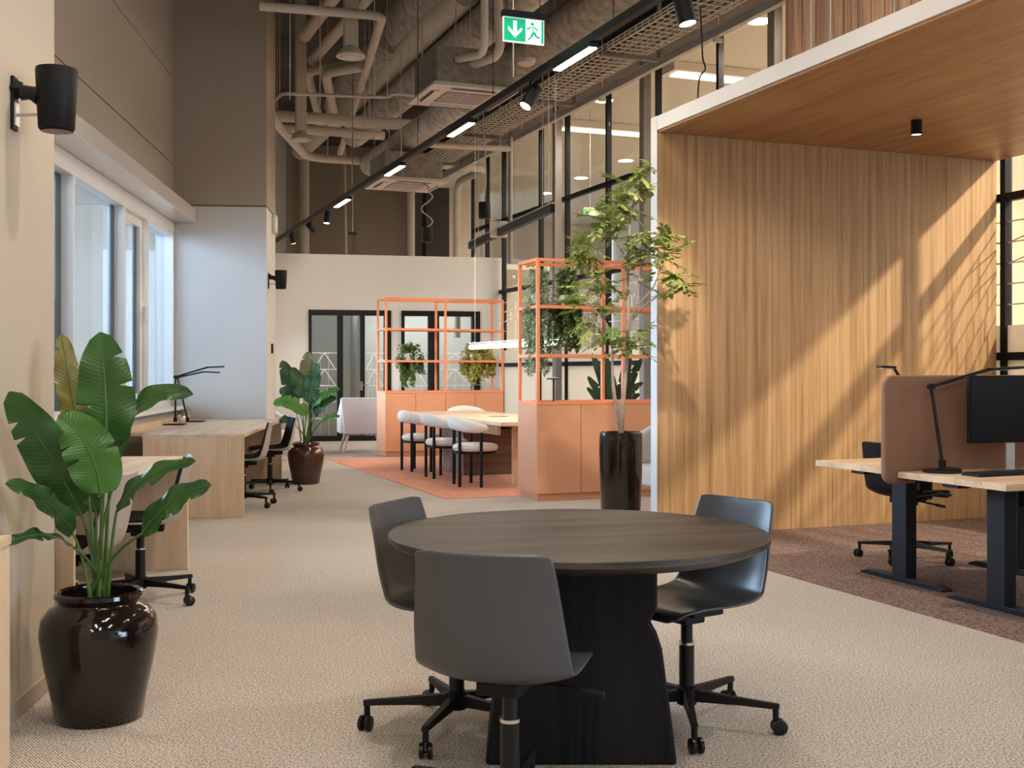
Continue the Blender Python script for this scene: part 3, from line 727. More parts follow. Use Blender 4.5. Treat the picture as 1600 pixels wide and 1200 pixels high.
# ================================================================ CORAL SHELF UNITS
def shelf_unit(label, loc, panels):
    t = thing('shelf_unit', label, 'shelf unit', loc, AR, 'coral shelf units with steel frames')
    W, D, H, TOP = 1.93, .52, .965, 2.43
    part('plinth', MB().box(.02,W-.02,.03,D-.02,0,.07), M['peach'], t)
    part('carcass', MB().box(0,W,.02,D,.07,H), M['peach'], t, .002)
    dw = W/4
    for k in range(4):
        part('door', MB().box(k*dw+.003,(k+1)*dw-.003,0,.02,.075,H-.004), M['peach'], t, .0015)
    r_ = .016
    for x in (r_, W/2, W-r_):
        for y in (r_, D-r_): part('post', MB().box(x-r_,x+r_,y-r_,y+r_,H,TOP), M['orange_steel'], t)
    for z in (H+.016, H+.49, H+.98, TOP-.016):
        fr = MB()
        for y in (r_, D-r_): fr.box(2*r_,W/2-r_,y-r_,y+r_,z-.016,z+.016).box(W/2+r_,W-2*r_,y-r_,y+r_,z-.016,z+.016)
        for x in (r_, W/2, W-r_): fr.box(x-r_,x+r_,2*r_,D-2*r_,z-.016,z+.016)
        part('rail', fr, M['orange_steel'], t)
    for z, x0, x1 in panels:
        part('shelf', MB().box(x0,x1,.03,D-.03,z-.01,z+.006), M['orange_steel'], t)
    return t
U1 = R(0,0); q = PX(602, 714, 17.46); U1 = Vector((q.x, q.y, .006))
q = PX(839, 784, 11.41); U2 = Vector((q.x, q.y, 0))
shelf_unit('coral shelf unit with two trailing plants behind the meeting table', U1, [(.965+.49,.03,1.90),(.965+.98,.03,1.90)])
shelf_unit('coral shelf unit partly hidden behind the potted tree', U2, [(.965+.98,.03,1.90)])
def SU(U, x, y, z): return Vector((U.x+x*PRX-y*PRY, U.y+x*PRY+y*PRX, z))

# table lamp on the second unit
lp = SU(U2, .36, .42, .965)
t = thing('table_lamp', 'small black cordless table lamp on the coral cabinet', 'lamp', lp)
part('base', MB().lathe([(0,0),(.07,0),(.07,.012),(0,.014)], 24), M['black'], t)
part('stem', MB().tube([(0,0,.012),(0,0,.27)], .008, 8), M['black'], t)
part('shade', MB().lathe([(0,.275),(.075,.262),(.078,.25),(.06,.25),(0,.265)], 24), M['black'], t)

# ================================================================ MEETING TABLE
MA = R(0,0)
tq = Vector((-.126, 12.56)); trel = tq-Vector(P0)
ta, tb = trel.x*PRX+trel.y*PRY, -trel.x*PRY+trel.y*PRX
mt = thing('meeting_table', 'long light oak meeting table on the coral carpet', 'table', R(ta,tb,.006), AR)
part('tabletop', MB().box(0,1.1,0,3.7,.69,.734), M['oak_top'], mt, .004)
part('apron', MB().box(.12,.16,.42,3.3,.57,.69).box(.94,.98,.42,3.3,.57,.69), M['oak_desk'], mt, .002)
part('end_panel', MB().box(.30,.98,.40,.44,0,.69), M['oak_desk'], mt, .002)
part('plinth', MB().box(.16,.94,1.75,2.6,0,.57), M['walnut'], mt, .004)
part('cable_flap', MB().box(.44,.66,1.5,1.62,.734,.737), M['black'], mt)
def dining_chair(label, loc, rz):
    t = thing('boucle_chair', label, 'chair', loc, rz, 'white boucle chairs at the meeting table')
    part('seat', MB().lathe([(0,.385),(.19,.388),(.245,.40),(.262,.43),(.250,.462),(.20,.478),(0,.484)], 32), M['boucle'], t, smooth=True)
    part('seat_ring', MB().lathe([(.20,.388),(.20,.365),(.245,.365),(.245,.388)], 32, cap=False), M['black'], t)
    n = 28; pts = []; rs = []
    mb = MB(); ring = 12
    vs = []
    for i in range(n):
        s = i/(n-1)*2-1; a = -PI/2+s*math.radians(112); rr = .272+.0*abs(s)
        k = 1-.45*max(0,abs(s)-.45)/.55; cap = min(1, (1-abs(s))/.05)**.5 if abs(s) > .95 else 1
        hh = .075*k*max(cap,.25); tt = .046*max(k,.75)*max(cap,.25); zc = .70+.02*math.cos(s*PI)-.035*abs(s)
        for j in range(ring):
            q = 2*PI*j/ring; r2 = rr+tt*math.cos(q)
            vs.append((r2*math.cos(a), r2*math.sin(a), zc+hh*math.sin(q)))
    fs = [(i*ring+j,(i+1)*ring+j,(i+1)*ring+(j+1)%ring,i*ring+(j+1)%ring) for i in range(n-1) for j in range(ring)]
    fs += [tuple(range(ring)), tuple((n-1)*ring+j for j in range(ring))[::-1]]
    mb.add(vs, fs); part('backrest', mb, M['boucle'], t, smooth=True)
    for s in (-.82,-.34,.34,.82):
        a = -PI/2+s*math.radians(112); x, y = .272*math.cos(a), .272*math.sin(a)
        part('leg', MB().tube([(x,y,0),(x,y,.66)], .019, 12), M['black'], t, smooth=True)
    return t
g0 = [(672,757,13.4,'white boucle chair nearest the camera at the meeting table'),(640,747,14.4,'white boucle chair in the middle of three along the table'),(606,736,15.45,'white boucle chair farthest of three along the table')]
for k in range(3):
    dining_chair(g0[k][3], R(ta-.10+(0.0), tb+.55+k*1.06,.006), AR-PI/2+.12*(k-1))
dining_chair('white boucle chair across the meeting table before the coral cabinets', R(ta+1.0, tb+4.05,.006), AR+PI-.1)

# ================================================================ ARMCHAIRS
def armchair(label, loc, rz, sc=1.0):
    t = thing('armchair', label, 'armchair', loc, rz, 'lilac armchairs on timber legs'); t.scale = (sc,)*3
    part('back', MB().prism_xz([(-.33,.30),(.33,.30),(.385,.86),(.36,.885),(-.36,.885),(-.385,.86)], -.36, -.25), M['lilac'], t, .035, seg=3)
    for s in (-1,1):
        ar = MB(); x0, x1 = (.30,.385) if s > 0 else (-.385,-.30)
        ar.add([(x0,-.30,.30),(x1,-.30,.30),(x1,.28,.30),(x0,.28,.30),(x0,-.30,.86),(x1,-.30,.86),(x1,.28,.60),(x0,.28,.60)],
               [(0,3,2,1),(4,5,6,7),(0,1,5,4),(1,2,6,5),(2,3,7,6),(3,0,4,7)])
        part('armrest', ar, M['lilac'], t, .03, seg=3)
    part('seat', MB().box(-.30,.30,-.26,.30,.28,.45), M['lilac'], t, .04, seg=3)
    for sx in (-1,1):
        for sy in (-1,1):
            part('leg', MB().tube([(sx*.25,sy*.22,.30),(sx*.33,sy*.30,0)], [.026,.014], 10), M['ash'], t, smooth=True)
    return t
q = PX(566, 708, 18.7); armchair('lilac grey armchair on pale legs beside the far coral cabinet', (q.x, q.y, 0), AL+.15)
q = PX(1036, 700, 10.35); armchair('lilac grey armchair peeping out between the black pot and the white edge', (q.x, q.y, 0), AR+PI/2+.2)
q = PX(438, 700, 16.6); armchair('grey armchair half hidden behind the far potted plant', (q.x-.25, q.y, 0), -PI/2-.3)

# ================================================================ PLANTS
def blade(B, Mi, T, width, nrm, waves=1.0, fold=.12, seed=0, tears=3, n=40):
    """broad leaf along a quadratic curve B-Mi-T; returns blade mesh builder and rib builder"""
    rnd = random.Random(seed); B, Mi, T, nrm = Vector(B), Vector(Mi), Vector(T), Vector(nrm).normalized()
    mb = MB(); vs = []; half = 6; rib = []
    torn = [(rnd.choice((-1,1)), rnd.uniform(.25,.85)) for _ in range(tears)]
    ph = rnd.uniform(0,6)
    for i in range(n+1):
        t = i/n; p = B*(1-t)**2+Mi*2*t*(1-t)+T*t*t
        tg = ((Mi-B)*(1-t)+(T-Mi)*t).normalized(); sd = tg.cross(nrm).normalized(); nn = sd.cross(tg)
        w = width*.5*(math.sin(PI*min(1,(t*.97+.015))**.72)**.48)*(1 if t < .97 else .7)
        if i == n: w = width*.02
        if i == 0: w = width*.03
        rib.append(p+nn*.0015)
        for j in range(-half, half+1):
            s = j/half; ww_ = w
            q = abs(s)*w; pt = p+sd*(s*ww_)
            pt += nn*(fold*q*1.0-q*q*1.2+.010*waves*abs(s)**2*math.sin(ph+t*17+s*2)*min(1,w*20))
            for sg, tt in torn:
                if sg*s > .3:
                    d = abs(t-tt)
                    if d < .55/n: pt = p+sd*(s*ww_*(1-.75*(abs(s)-.3)))
            vs.append(pt)
    m = 2*half+1; mb.uvs = [(j/half, i/n) for i in range(n+1) for j in range(-half, half+1)]
    mb.add(vs, [(i*m+j, i*m+j+1, (i+1)*m+j+1, (i+1)*m+j) for i in range(n) for j in range(m-1)])
    rb = MB().tube(rib, [max(.0012,.006*width/.2*(1-k/len(rib))) for k in range(len(rib))], 6)
    return mb, rb
def broad_plant(root, leaves, pot_top, Y, sc, mats, seed):
    """leaves: (Bu,Bv,Mu,Mv,Tu,Tv,width_px,mat,depth offsets (B,T),normal)"""
    o0 = Vector(root.location)
    for k, lf in enumerate(leaves):
        Bu,Bv,Mu,Mv,Tu,Tv,wp,mt,db,dt,nr = lf
        B = PX(Bu,Bv,Y+db)-o0; T = PX(Tu,Tv,Y+dt)-o0; Mi = PX(Mu,Mv,Y+(db+dt)/2-.02)-o0
        mb, rb = blade(B, Mi, T, wp*Y/F, nr, seed=seed+k, waves=sc)
        lo = part('leaf', mb, M[mt], root, smooth=False)
        ul = lo.data.uv_layers.new(name='UVMap')
        for lp_ in lo.data.loops: ul.data[lp_.index].uv = mb.uvs[lp_.vertex_index]
        lo.data.polygons.foreach_set('use_smooth', [True]*len(lo.data.polygons))
        part('midrib', rb, M['leaf_rib'], lo, smooth=False)
        rnd = random.Random(seed*7+k); a = rnd.uniform(0,6.28); r_ = rnd.uniform(.01,.06)*sc
        S = Vector((r_*math.cos(a), r_*math.sin(a), pot_top-.02))
        mid = S.lerp(B, .5); mid.z += .06*sc; mid.x = S.x+(B.x-S.x)*.36; mid.y = S.y+(B.y-S.y)*.36
        pts = [S*(1-t)**2+mid*2*t*(1-t)+B*t*t for t in [i/8 for i in range(9)]]
        part('stalk', MB().tube(pts, [.0085*sc*(1-.45*i/8) for i in range(9)], 8), M['leaf_rib'], lo)
def round_pot(root, mt, s=1.0):
    pf = [(0,0),(.150,0),(.158,.008),(.172,.10),(.198,.22),(.212,.32),(.205,.375),(.178,.412),(.150,.428),(.146,.436),(.152,.446),(.160,.456),(.158,.470),(.146,.476),(.134,.470),(.130,.44),(.135,.41),(0,.40)]
    part('pot', MB().lathe([(r*s,z*s) for r,z in pf], 64), M[mt], root, smooth=True)
    part('soil', MB().lathe([(.133*s,.415*s),(.10*s,.428*s),(0,.435*s)], 32), M['soil'], root)
q = PX(155, 1122, 4.28); PL1 = Vector((q.x, q.y, 0))
big = thing('potted_banana_plant', 'large broad leafed plant in a glossy dark pot in the left foreground', 'plant', PL1)
round_pot(big, 'glaze')
V = (0,-1,.25)
broad_plant(big, [
 (166,694,168,610,156,519,92,'leaf',.02,.06,(0.05,-1,.1)),
 (122,668,108,600,96,522,46,'leaf_gold',.14,.20,(.5,-.8,.3)),
 (120,790,75,700,14,612,72,'leaf',.0,-.33,(.15,-1,.35)),
 (158,772,150,690,92,648,78,'leaf_bright',-.14,-.16,(.25,-1,.15)),
 (182,742,190,590,302,616,46,'leaf',.05,.10,(-.75,-.7,.2)),
 (182,800,215,735,306,720,44,'leaf',-.05,-.10,(-.45,-.7,.75)),
 (222,834,265,770,330,758,48,'leaf',-.12,-.16,(-.35,-.8,.55)),
 (114,834,75,765,8,756,40,'leaf',-.04,-.36,(.3,-.8,.6)),
 (116,856,70,818,7,852,36,'leaf',-.10,-.38,(.1,-.55,.9)),
 (128,805,112,770,98,745,34,'leaf',.10,.18,V),
 (174,728,176,700,172,672,24,'leaf_bright',.10,.14,V),
 (150,800,140,770,142,735,30,'leaf',.10,.16,V),
], .43, 4.28, 1.0, None, 11)
q = PX(478, 755, 13.3); PL2 = Vector((q.x, 13.3, 0))
far = thing('potted_banana_plant', 'broad leafed plant in a round brown pot beside the pier', 'plant', PL2)
round_pot(far, 'glaze2')
broad_plant(far, [
 (482,618,478,580,482,549,27,'leaf_gold',.05,.10,V),
 (484,630,486,600,496,567,26,'leaf',-.02,.0,V),
 (463,626,452,595,441,563,27,'leaf',.05,.08,(.4,-1,.2)),
 (474,622,468,596,456,574,24,'leaf',.0,.05,(.3,-1,.2)),
 (480,648,455,618,427,632,24,'leaf_bright',-.10,-.16,(.2,-.9,.5)),
 (488,634,505,612,531,607,17,'leaf_bright',-.02,-.05,(-.4,-.8,.5)),
 (490,645,508,622,526,622,17,'leaf',.02,.05,(-.4,-.8,.5)),
 (492,650,506,628,520,624,15,'leaf',.0,-.05,(-.4,-.8,.4)),
 (502,659,515,648,531,651,13,'leaf_bright',-.10,-.16,(-.3,-.7,.7)),
 (452,658,444,652,437,660,14,'leaf',-.10,-.14,(.3,-.8,.5)),
 (462,640,450,622,438,606,18,'leaf',.06,.1,V),
], .43, 13.3, 1.0, None, 41)
# dark plant behind the second shelf unit
q = PX(962, 700, 13.1); PL3 = Vector((q.x, 13.1, 0))
dk = thing('potted_banana_plant', 'dark broad leafed plant standing behind the second coral cabinet', 'plant', PL3)
round_pot(dk, 'glaze')
broad_plant(dk, [
 (962,640,955,590,940,545,17,'leaf_dark',0,.05,V),(966,640,975,600,985,540,18,'leaf_dark',0,-.05,V),
 (955,640,935,610,918,588,14,'leaf_dark',0,0,V),(957,645,935,625,917,605,12,'leaf_dark',.05,0,V),
 (970,640,985,605,1005,598,12,'leaf_dark',0,0,V),(972,640,985,620,1000,616,12,'leaf_dark',0,0,V),
 (958,640,945,600,925,552,17,'leaf_dark',.1,.1,V),(968,640,985,590,1003,560,15,'leaf_dark',.1,.1,V),
], .43, 13.1, 1.0, None, 71)

# tree in the tall pot -------------------------------------------
YT = 8.62
q = PX(970, 700, YT); TR = Vector((q.x, YT, 0))
tree = thing('potted_tree', 'slender leafy tree in a tall glossy dark pot beside the oak wall', 'tree', TR)
part('pot', MB().lathe([(0,0),(.125,0),(.130,.01),(.150,.25),(.160,.50),(.164,.70),(.163,.80),(.160,.836),(.152,.840),(.146,.83),(.144,.79),(0,.785)], 56), M['glaze'], tree, smooth=True)
part('soil', MB().lathe([(.146,.79),(0,.80)], 32), M['soil'], tree)
def TP(u, v, dy=0): return PX(u, v, YT+dy)-TR
stems = [
 ('trunk', [(970,680,0),(972,650,0),(975,610,.02),(980,550,.02),(981,480,0),(981,400,.02),(984,350,0),(988,300,-.02)], .021, .006),
 ('trunk', [(970,676,0),(963,640,-.03),(958,600,-.04),(957,570,-.05),(957,545,-.05)], .018, .007),
 ('branch', [(981,520,0),(990,490,-.05),(998,440,-.1),(1005,405,-.12),(1012,370,-.15)], .009,.004),
 ('branch', [(982,510,0),(995,480,-.1),(1020,450,-.2),(1033,415,-.28)], .008,.003),
 ('branch', [(984,505,0),(1005,480,-.15),(1032,460,-.3),(1060,448,-.38)], .008,.003),
 ('branch', [(981,410,0),(970,390,0),(958,372,.05),(940,360,.1)], .007,.003),
 ('branch', [(981,400,0),(995,370,-.08),(1020,365,-.2),(1045,372,-.3)], .007,.003),
 ('branch', [(957,545,-.05),(945,500,0),(930,450,.05),(922,400,.1)], .008,.003),
 ('branch', [(957,545,-.05),(950,510,-.1),(925,480,-.15),(905,460,-.15)], .007,.003),
 ('branch', [(984,350,0),(965,325,.05),(945,330,.08)], .006,.003),
 ('branch', [(986,330,0),(998,290,-.05),(1005,260,-.06)], .006,.003),
]
for nm, pts, r0, r1 in stems:
    c = curve_pts([tuple(TP(*p)) for p in pts], 16)
    part(nm, MB().tube(c, [r0+(r1-r0)*i/15 for i in range(16)], 8), M['bark'], tree, smooth=True)
FROND = []
for s in range(4):
    rnd = random.Random(100+s); mb = MB(); ln = .20
    def axis(t): return Vector((0, t*ln, -.10*ln*t*t*(1+s*.6)))
    mb.tube([axis(i/6) for i in range(7)], [.0016*(1-i/9) for i in range(7)], 4)
    for k in range(5):
        for sd in (-1, 1, 0) if k == 4 else (-1, 1):
            t = .24+.17*k if sd else 1.0
            b0 = axis(min(t,1)); an = rnd.uniform(.75,1.05)*sd if sd else 0
            d = Vector((math.sin(an), math.cos(an), rnd.uniform(-.35,.1))).normalized(); l_ = rnd.uniform(.065,.085); w_ = rnd.uniform(.013,.017)
            n_ = Vector((0,0,1)); sdv = d.cross(n_).normalized(); up = sdv.cross(d)
            pts = []
            for f, wf in ((0,.1),(.3,.85),(.6,1),(.85,.55),(1,.03)):
                c = b0+d*(l_*f)-up*(.012*f*f)
                pts += [c-sdv*(w_*wf)+up*.003*wf, c, c+sdv*(w_*wf)+up*.003*wf]
            mb.add(pts, [(i*3+j, i*3+j+1, i*3+j+4, i*3+j+3) for i in range(4) for j in range(2)])
    FROND.append(mb.mesh('frond', M['frond'], True))
clumps = [(1003,268,24,-.05,6),(985,290,30,0,6),(1010,295,24,-.05,4),(958,325,28,.06,5),(985,335,26,0,5),(930,335,24,.08,4),(945,355,30,.08,6),(975,365,26,.02,5),
 (912,372,24,.1,4),(918,400,28,.1,6),(905,390,22,.1,3),(1010,372,28,-.16,6),(1040,372,20,-.28,4),(1046,398,20,-.3,4),(1022,392,24,-.2,5),(1000,395,22,-.1,4),
 (1056,424,15,-.36,4),(1060,450,15,-.38,6),(1005,410,18,-.12,3),(928,440,30,.05,6),(902,450,24,-.1,5),(905,475,26,-.15,5),(950,450,22,0,4),(938,485,24,-.05,5),
 (920,510,24,-.12,4),(952,520,24,-.06,5),(968,540,20,-.05,5),(990,535,20,0,5),(1000,520,14,.02,3),(1008,440,12,-.1,2),(970,310,22,0,4)]
rnd = random.Random(5)
for u, v, rp, dy, cnt in clumps:
    ctr = TP(u, v, dy)
    for k in range(int(cnt*1.75)):
        th = rnd.uniform(0, 2*PI); el = rnd.uniform(-.55, .75)
        d = Vector((math.cos(th)*math.cos(el), math.sin(th)*math.cos(el), math.sin(el)))
        o = put('leaf', FROND[rnd.randrange(4)], tree)
        qd = d.to_track_quat('Y', 'Z'); o.rotation_mode = 'QUATERNION'; o.rotation_quaternion = qd
        s = rnd.uniform(.65, .98); o.scale = (s, s, s)
        o.location = ctr+Vector((rnd.uniform(-1,1), rnd.uniform(-1,1), rnd.uniform(-1,1)))*(rp*YT/F*.45)-d*.04

# trailing plants -------------------------------------------------
def trailing(label, loc, mt, strands, spread, lens, ls, seed, out=.10, potr=.09, lush=1.0, pot=True, rise=.0):
    t = thing('trailing_plant', label, 'plant', loc, AR, 'trailing plants on the coral shelves'); rnd = random.Random(seed)
    if pot: part('pot', MB().lathe([(0,0),(potr*.8,0),(potr,.12),(potr*.9,.125),(0,.11)], 20), M['white'], t, smooth=True)
    for k in range(strands):
        a = rnd.uniform(0, 2*PI); ox = math.cos(a)*spread[0]*rnd.uniform(.2,1); oy = math.sin(a)*spread[1]*rnd.uniform(.4,1)
        ln = rnd.uniform(*lens); h0 = .13+rnd.uniform(0,.06)+rise*rnd.uniform(.4,1)
        pts = [Vector((ox*.3,oy*.3,.10)), Vector((ox*.65,oy*.65,h0+.05*rnd.random())), Vector((ox,oy-.0,.06))]
        nseg = max(2, int(ln/.06)); p_ = pts[-1]
        for i in range(nseg):
            p_ = p_+Vector((rnd.uniform(-.014,.014), rnd.uniform(-.014,.014), -ln/nseg)); pts.append(p_)
        c = curve_pts([tuple(p) for p in pts], max(8, int((ln+.25)/.016*lush)))
        mb = MB().tube(c, .0022, 4)
        for p in c[1:]:
            for _ in range(2):
                th = rnd.uniform(0,2*PI); d = Vector((math.cos(th), math.sin(th)-.25, rnd.uniform(-.9,.2))).normalized()
                l_ = ls*rnd.uniform(.7,1.25); sv = d.cross(Vector((0,0,1))).normalized(); up = sv.cross(d)
                b0 = p; w_ = l_*.40
                mb.add([b0, b0+d*l_*.45+sv*w_+up*.006, b0+d*l_*.5-up*.004, b0+d*l_*.45-sv*w_+up*.006, b0+d*l_-up*.012], [(0,2,1),(0,3,2),(1,2,4),(2,3,4)])
        m_ = mb.mesh('vine', M[mt], False); put('vine', m_, t)
    return t
trailing('dark green trailing plant hanging from the far shelf', SU(U1,.42,.20,.965+.496), 'vine_green', 36, (.26,.18), (.10,.46), .052, 3, rise=.08)
trailing('lime green trailing plant hanging beside the glass pendant lamp', SU(U1,1.52,.20,.965+.496), 'vine_lime', 30, (.36,.18), (.02,.42), .066, 4, rise=.1)
trailing('grey green trailing plant cascading over the corner of the near shelf unit', SU(U2,.14,.26,.965+.986), 'vine_grey', 30, (.17,.20), (.30,.78), .046, 5, lush=1.0, rise=.22)
trailing('mid green trailing plant hanging next to the near shelf corner', SU(U2,.42,.22,.965+.986), 'vine_green', 28, (.16,.18), (.12,.50), .05, 6, rise=.22)
trailing('low leafy potted plant on the middle shelf behind the tree', SU(U2,1.55,.26,.965+.506), 'leaf_dark', 14, (.16,.12), (.02,.10), .06, 9)

# ================================================================ TRACK AND CEILING
TA = -.78; TZ_ = 3.69
def TRK(Y, dz=0):
    q = R(TA, 0); b_ = (Y-q.y)/PRX; return R(TA, b_, TZ_+dz)
p0, p1 = TRK(1.0), TRK(21.2)
tag(part('light_track', MB().obox(p0, p1, .055, .06), M['black']), 'long black lighting track running under the pipes', 'light track')
lins = [(8.23,8.86,'linear track light nearest the exit sign'),(10.72,11.34,'linear track light before the larger ceiling cassette'),(12.95,13.6,'linear track light crossing the smaller ceiling cassette'),(15.46,16.2,'linear track light farthest from the camera'),
        (5.80,6.4,'linear track light above the picture frame'),(3.3,3.9,'linear track light overhead near the camera')]
LINP = 8
for y0, y1, lb in lins:
    a_, b_ = TRK(y0), TRK(y1)
    t = thing('linear_light', lb, 'lamp', (a_+b_)/2, AR, 'linear lights on the black track')
    ln = (a_-b_).length
    part('housing', MB().box(-.035,.035,-ln/2,ln/2,-.065,-.031), M['black'], t)
    part('diffuser', MB().box(-.031,.031,-ln/2+.01,ln/2-.01,-.074,-.065), M['led'], t)
    area('track_light', (a_+b_)/2+Vector((0,0,-.085)), .06, LINP if y0 > 7 else 3, WARM, (0,0,AR), ln-.02)
def track_spot(label, Y, aim, power, tilt=0, sc=1.0, ang=50, blend=.6):
    p_ = TRK(Y, -.03); t = thing('track_spot', label, 'spotlight', p_, 0, 'black cylinder spots on the track')
    aim = Vector(aim); d = (aim-(p_-Vector((0,0,.10)))).normalized(); c = Vector((0,0,-.11*sc))
    part('stem', MB().tube([(0,0,0),(0,0,-.05*sc)], .012*sc, 8), M['black'], t)
    A, B_ = c-d*.085*sc, c+d*.085*sc
    part('housing', MB().tube([A, c, B_-d*.004], [.044*sc,.046*sc,.046*sc], 20), M['black'], t, smooth=True)
    part('lens', MB().tube([B_-d*.006, B_-d*.001], .040*sc, 20), M['led_spot'], t)
    spot('track_spot_light', p_+B_+d*.02, aim, power, WARM, ang, blend, .04)
track_spot('black track spot aimed sideways below the exit sign', 9.35, (-1.9, 8.3, 0), 140, sc=1.15, ang=60)
track_spot('black track spot cut by the top edge of the picture', 7.02, R(-.1,-2.2,.0), 130, sc=1.25, ang=70)
track_spot('black track spot nearest of the three at the far end', 16.75, (-3.0,16.4,0), 110)
track_spot('black track spot in the middle of three at the far end', 17.9, (-2.2,21.5,2.0), 120, ang=90)
track_spot('black track spot last of three at the far end', 19.35, (-3.2,20.4,0.6), 70, ang=80)
track_spot('black track spot overhead aimed at the oak wall', 5.2, R(.9,0.0,1.0), 120, ang=44)
track_spot('black track spot overhead aimed at the round table', 4.4, (.4,3.9,.5), 70, ang=80)
track_spot('black track spot overhead aimed at the potted tree', 6.6, TR+Vector((0,0,2.0)), 300, ang=36)
# second track over the left aisle, above the picture
TL = lambda b_, z=4.6: L(1.35, b_, z)
tag(part('light_track', MB().obox(TL(-8), TL(4.3), .055, .06), M['black']), 'second black lighting track above the left aisle', 'light track')
for k, (b_, aim, pw, an) in enumerate(((-.50, L(.05,-.50,1.0), 95, 62), (-2.6, L(.7,-2.6,0), 55, 70), (1.4, L(.8,1.6,0), 80, 60), (3.5, SU(U2,.25,.1,1.72), 300, 24), (4.0, SU(U1,.95,.1,1.45), 750, 17))):  # last two spots are unseen additions that brighten the shelf plants
    p_ = TL(b_, 4.57); t = thing('track_spot', ['black spot over the large potted plant','black spot over the aisle behind the camera','black spot over the aisle by the window desks','added spot, out of view, brightening the near shelf plants','added spot, out of view, brightening the far shelf plants'][k], 'spotlight', p_, 0, 'black cylinder spots on the second track')
    part('housing', MB().lathe([(.044,-.2),(.046,-.195),(.046,-.04),(.012,-.038),(.012,0)], 16), M['black'], t, smooth=True)
    part('lens', MB().lathe([(0,-.199),(.04,-.2)], 16), M['led_spot'], t)
    spot('aisle_spot', p_+Vector((0,0,-.23)), aim, pw, WARM, an, .5, .02)
for k, q_ in enumerate((-2.4, .3, 3.0)):  # out-of-view luminaires added as overhead fill for the left aisle
    c_ = L(1.9, q_, 5.35); t = thing('fill_luminaire', ['first','second','third','fourth'][k]+' added black fill luminaire, unseen above the left aisle', 'lamp', c_, AL, 'added fill luminaires above the aisle')
    part('housing', MB().box(-.05,.05,-.75,.75,.0,.07), M['black'], t); part('diffuser', MB().box(-.045,.045,-.74,.74,-.008,0), M['led'], t)
    for sy in (-.6,.6): part('suspension', MB().tube([(0,sy,.07),(0,sy,1.35)], .004, 6), M['black'], t)
    area('aisle_fill_light', c_+Vector((0,0,-.02)), .1, 27, WARM, (0,0,AL), 1.5)
# track hangers
for k, (u, v) in enumerate(((934,40),(760,160),(540,300),(660,235))):
    Y = 2.4*F/(HZ-v); p_ = TRK(Y, .03)
    tag(part('suspension_wire', MB().tube([p_, p_+Vector((0,0,6.7-p_.z))], .004, 6), M['black']), 'thin wire carrying the black track', 'wire', 'track suspension wires')

# ---- exit sign
q = PX(818, 46, 8.96)
es = thing('exit_sign', 'green emergency exit sign with arrow and running figure hanging from the ceiling', 'sign', q, AR)
part('housing', MB().box(-.178,.178,-.03,.03,.085,.135), M['black'], es, .004)
part('panel', MB().box(-.172,.172,-.006,.006,-.11,.085), M['exit_white'], es)
part('green_field', MB().box(-.166,.014,-.0085,-.006,-.100,.078), M['exit_green'], es)
part('green_door_edge', MB().box(.148,.166,-.0085,-.006,-.100,.078), M['exit_green'], es)
def flat(poly, y0=-.011, y1=-.0085): return MB().prism_xz(poly, y0, y1)
part('arrow', flat([(-.075,-.075),(-.018,-.015),(-.018,.012),(-.060,-.028),(-.060,.058),(-.09,.058),(-.09,-.028),(-.132,.012),(-.132,-.015)]), M['exit_white'], es)
mb = MB(); mb.prism_xz([(.072+.014*math.cos(2*PI*k/12), .046+.014*math.sin(2*PI*k/12)) for k in range(12)], -.0085, -.006)
for a_, b_, w_ in (((.070,.026),(.082,-.02),.024),((.058,.022),(.036,.004),.008),((.036,.004),(.022,.012),.008),((.086,.022),(.108,.012),.008),((.108,.012),(.118,-.006),.008),
                  ((.080,-.018),(.064,-.052),.014),((.064,-.052),(.036,-.08),.010),((.088,-.018),(.104,-.050),.014),((.104,-.050),(.134,-.056),.010)):
    mb.obox((a_[0],-.0072,a_[1]),(b_[0],-.0072,b_[1]),.0024,w_*1.35)
part('running_figure', mb, M['exit_green'], es)
for s in (-1,1): part('suspension', MB().tube([(s*.14,0,.13),(s*.14,0,6.7-q.z)], .004, 6), M['black'], es)
for (u, v, Y, lb, wpx) in ((922, 330, 19.0, 'small green exit sign glowing inside the glazed room', 22), (803, 432, 23.2, 'small green exit sign behind the glass at the far corner', 8)):
    q = PX(u, v, Y); e2 = thing('exit_sign', lb, 'sign', q, AR if wpx > 10 else AR+.9); w_ = wpx*Y/F/2
    part('panel', MB().box(-w_,w_,-.01,.01,-w_*.55,w_*.35), M['exit_white'], e2)
    part('green_field', MB().box(-w_*.95,-.02,-.013,-.01,-w_*.5,w_*.3), M['exit_green'], e2)
    part('housing', MB().box(-w_,w_,-.02,.02,w_*.35,w_*.5), M['white'], e2)
    part('suspension', MB().tube([(0,0,w_*.5),(0,0,5.66-q.z)], .005, 6), M['pipe_grey'], e2)

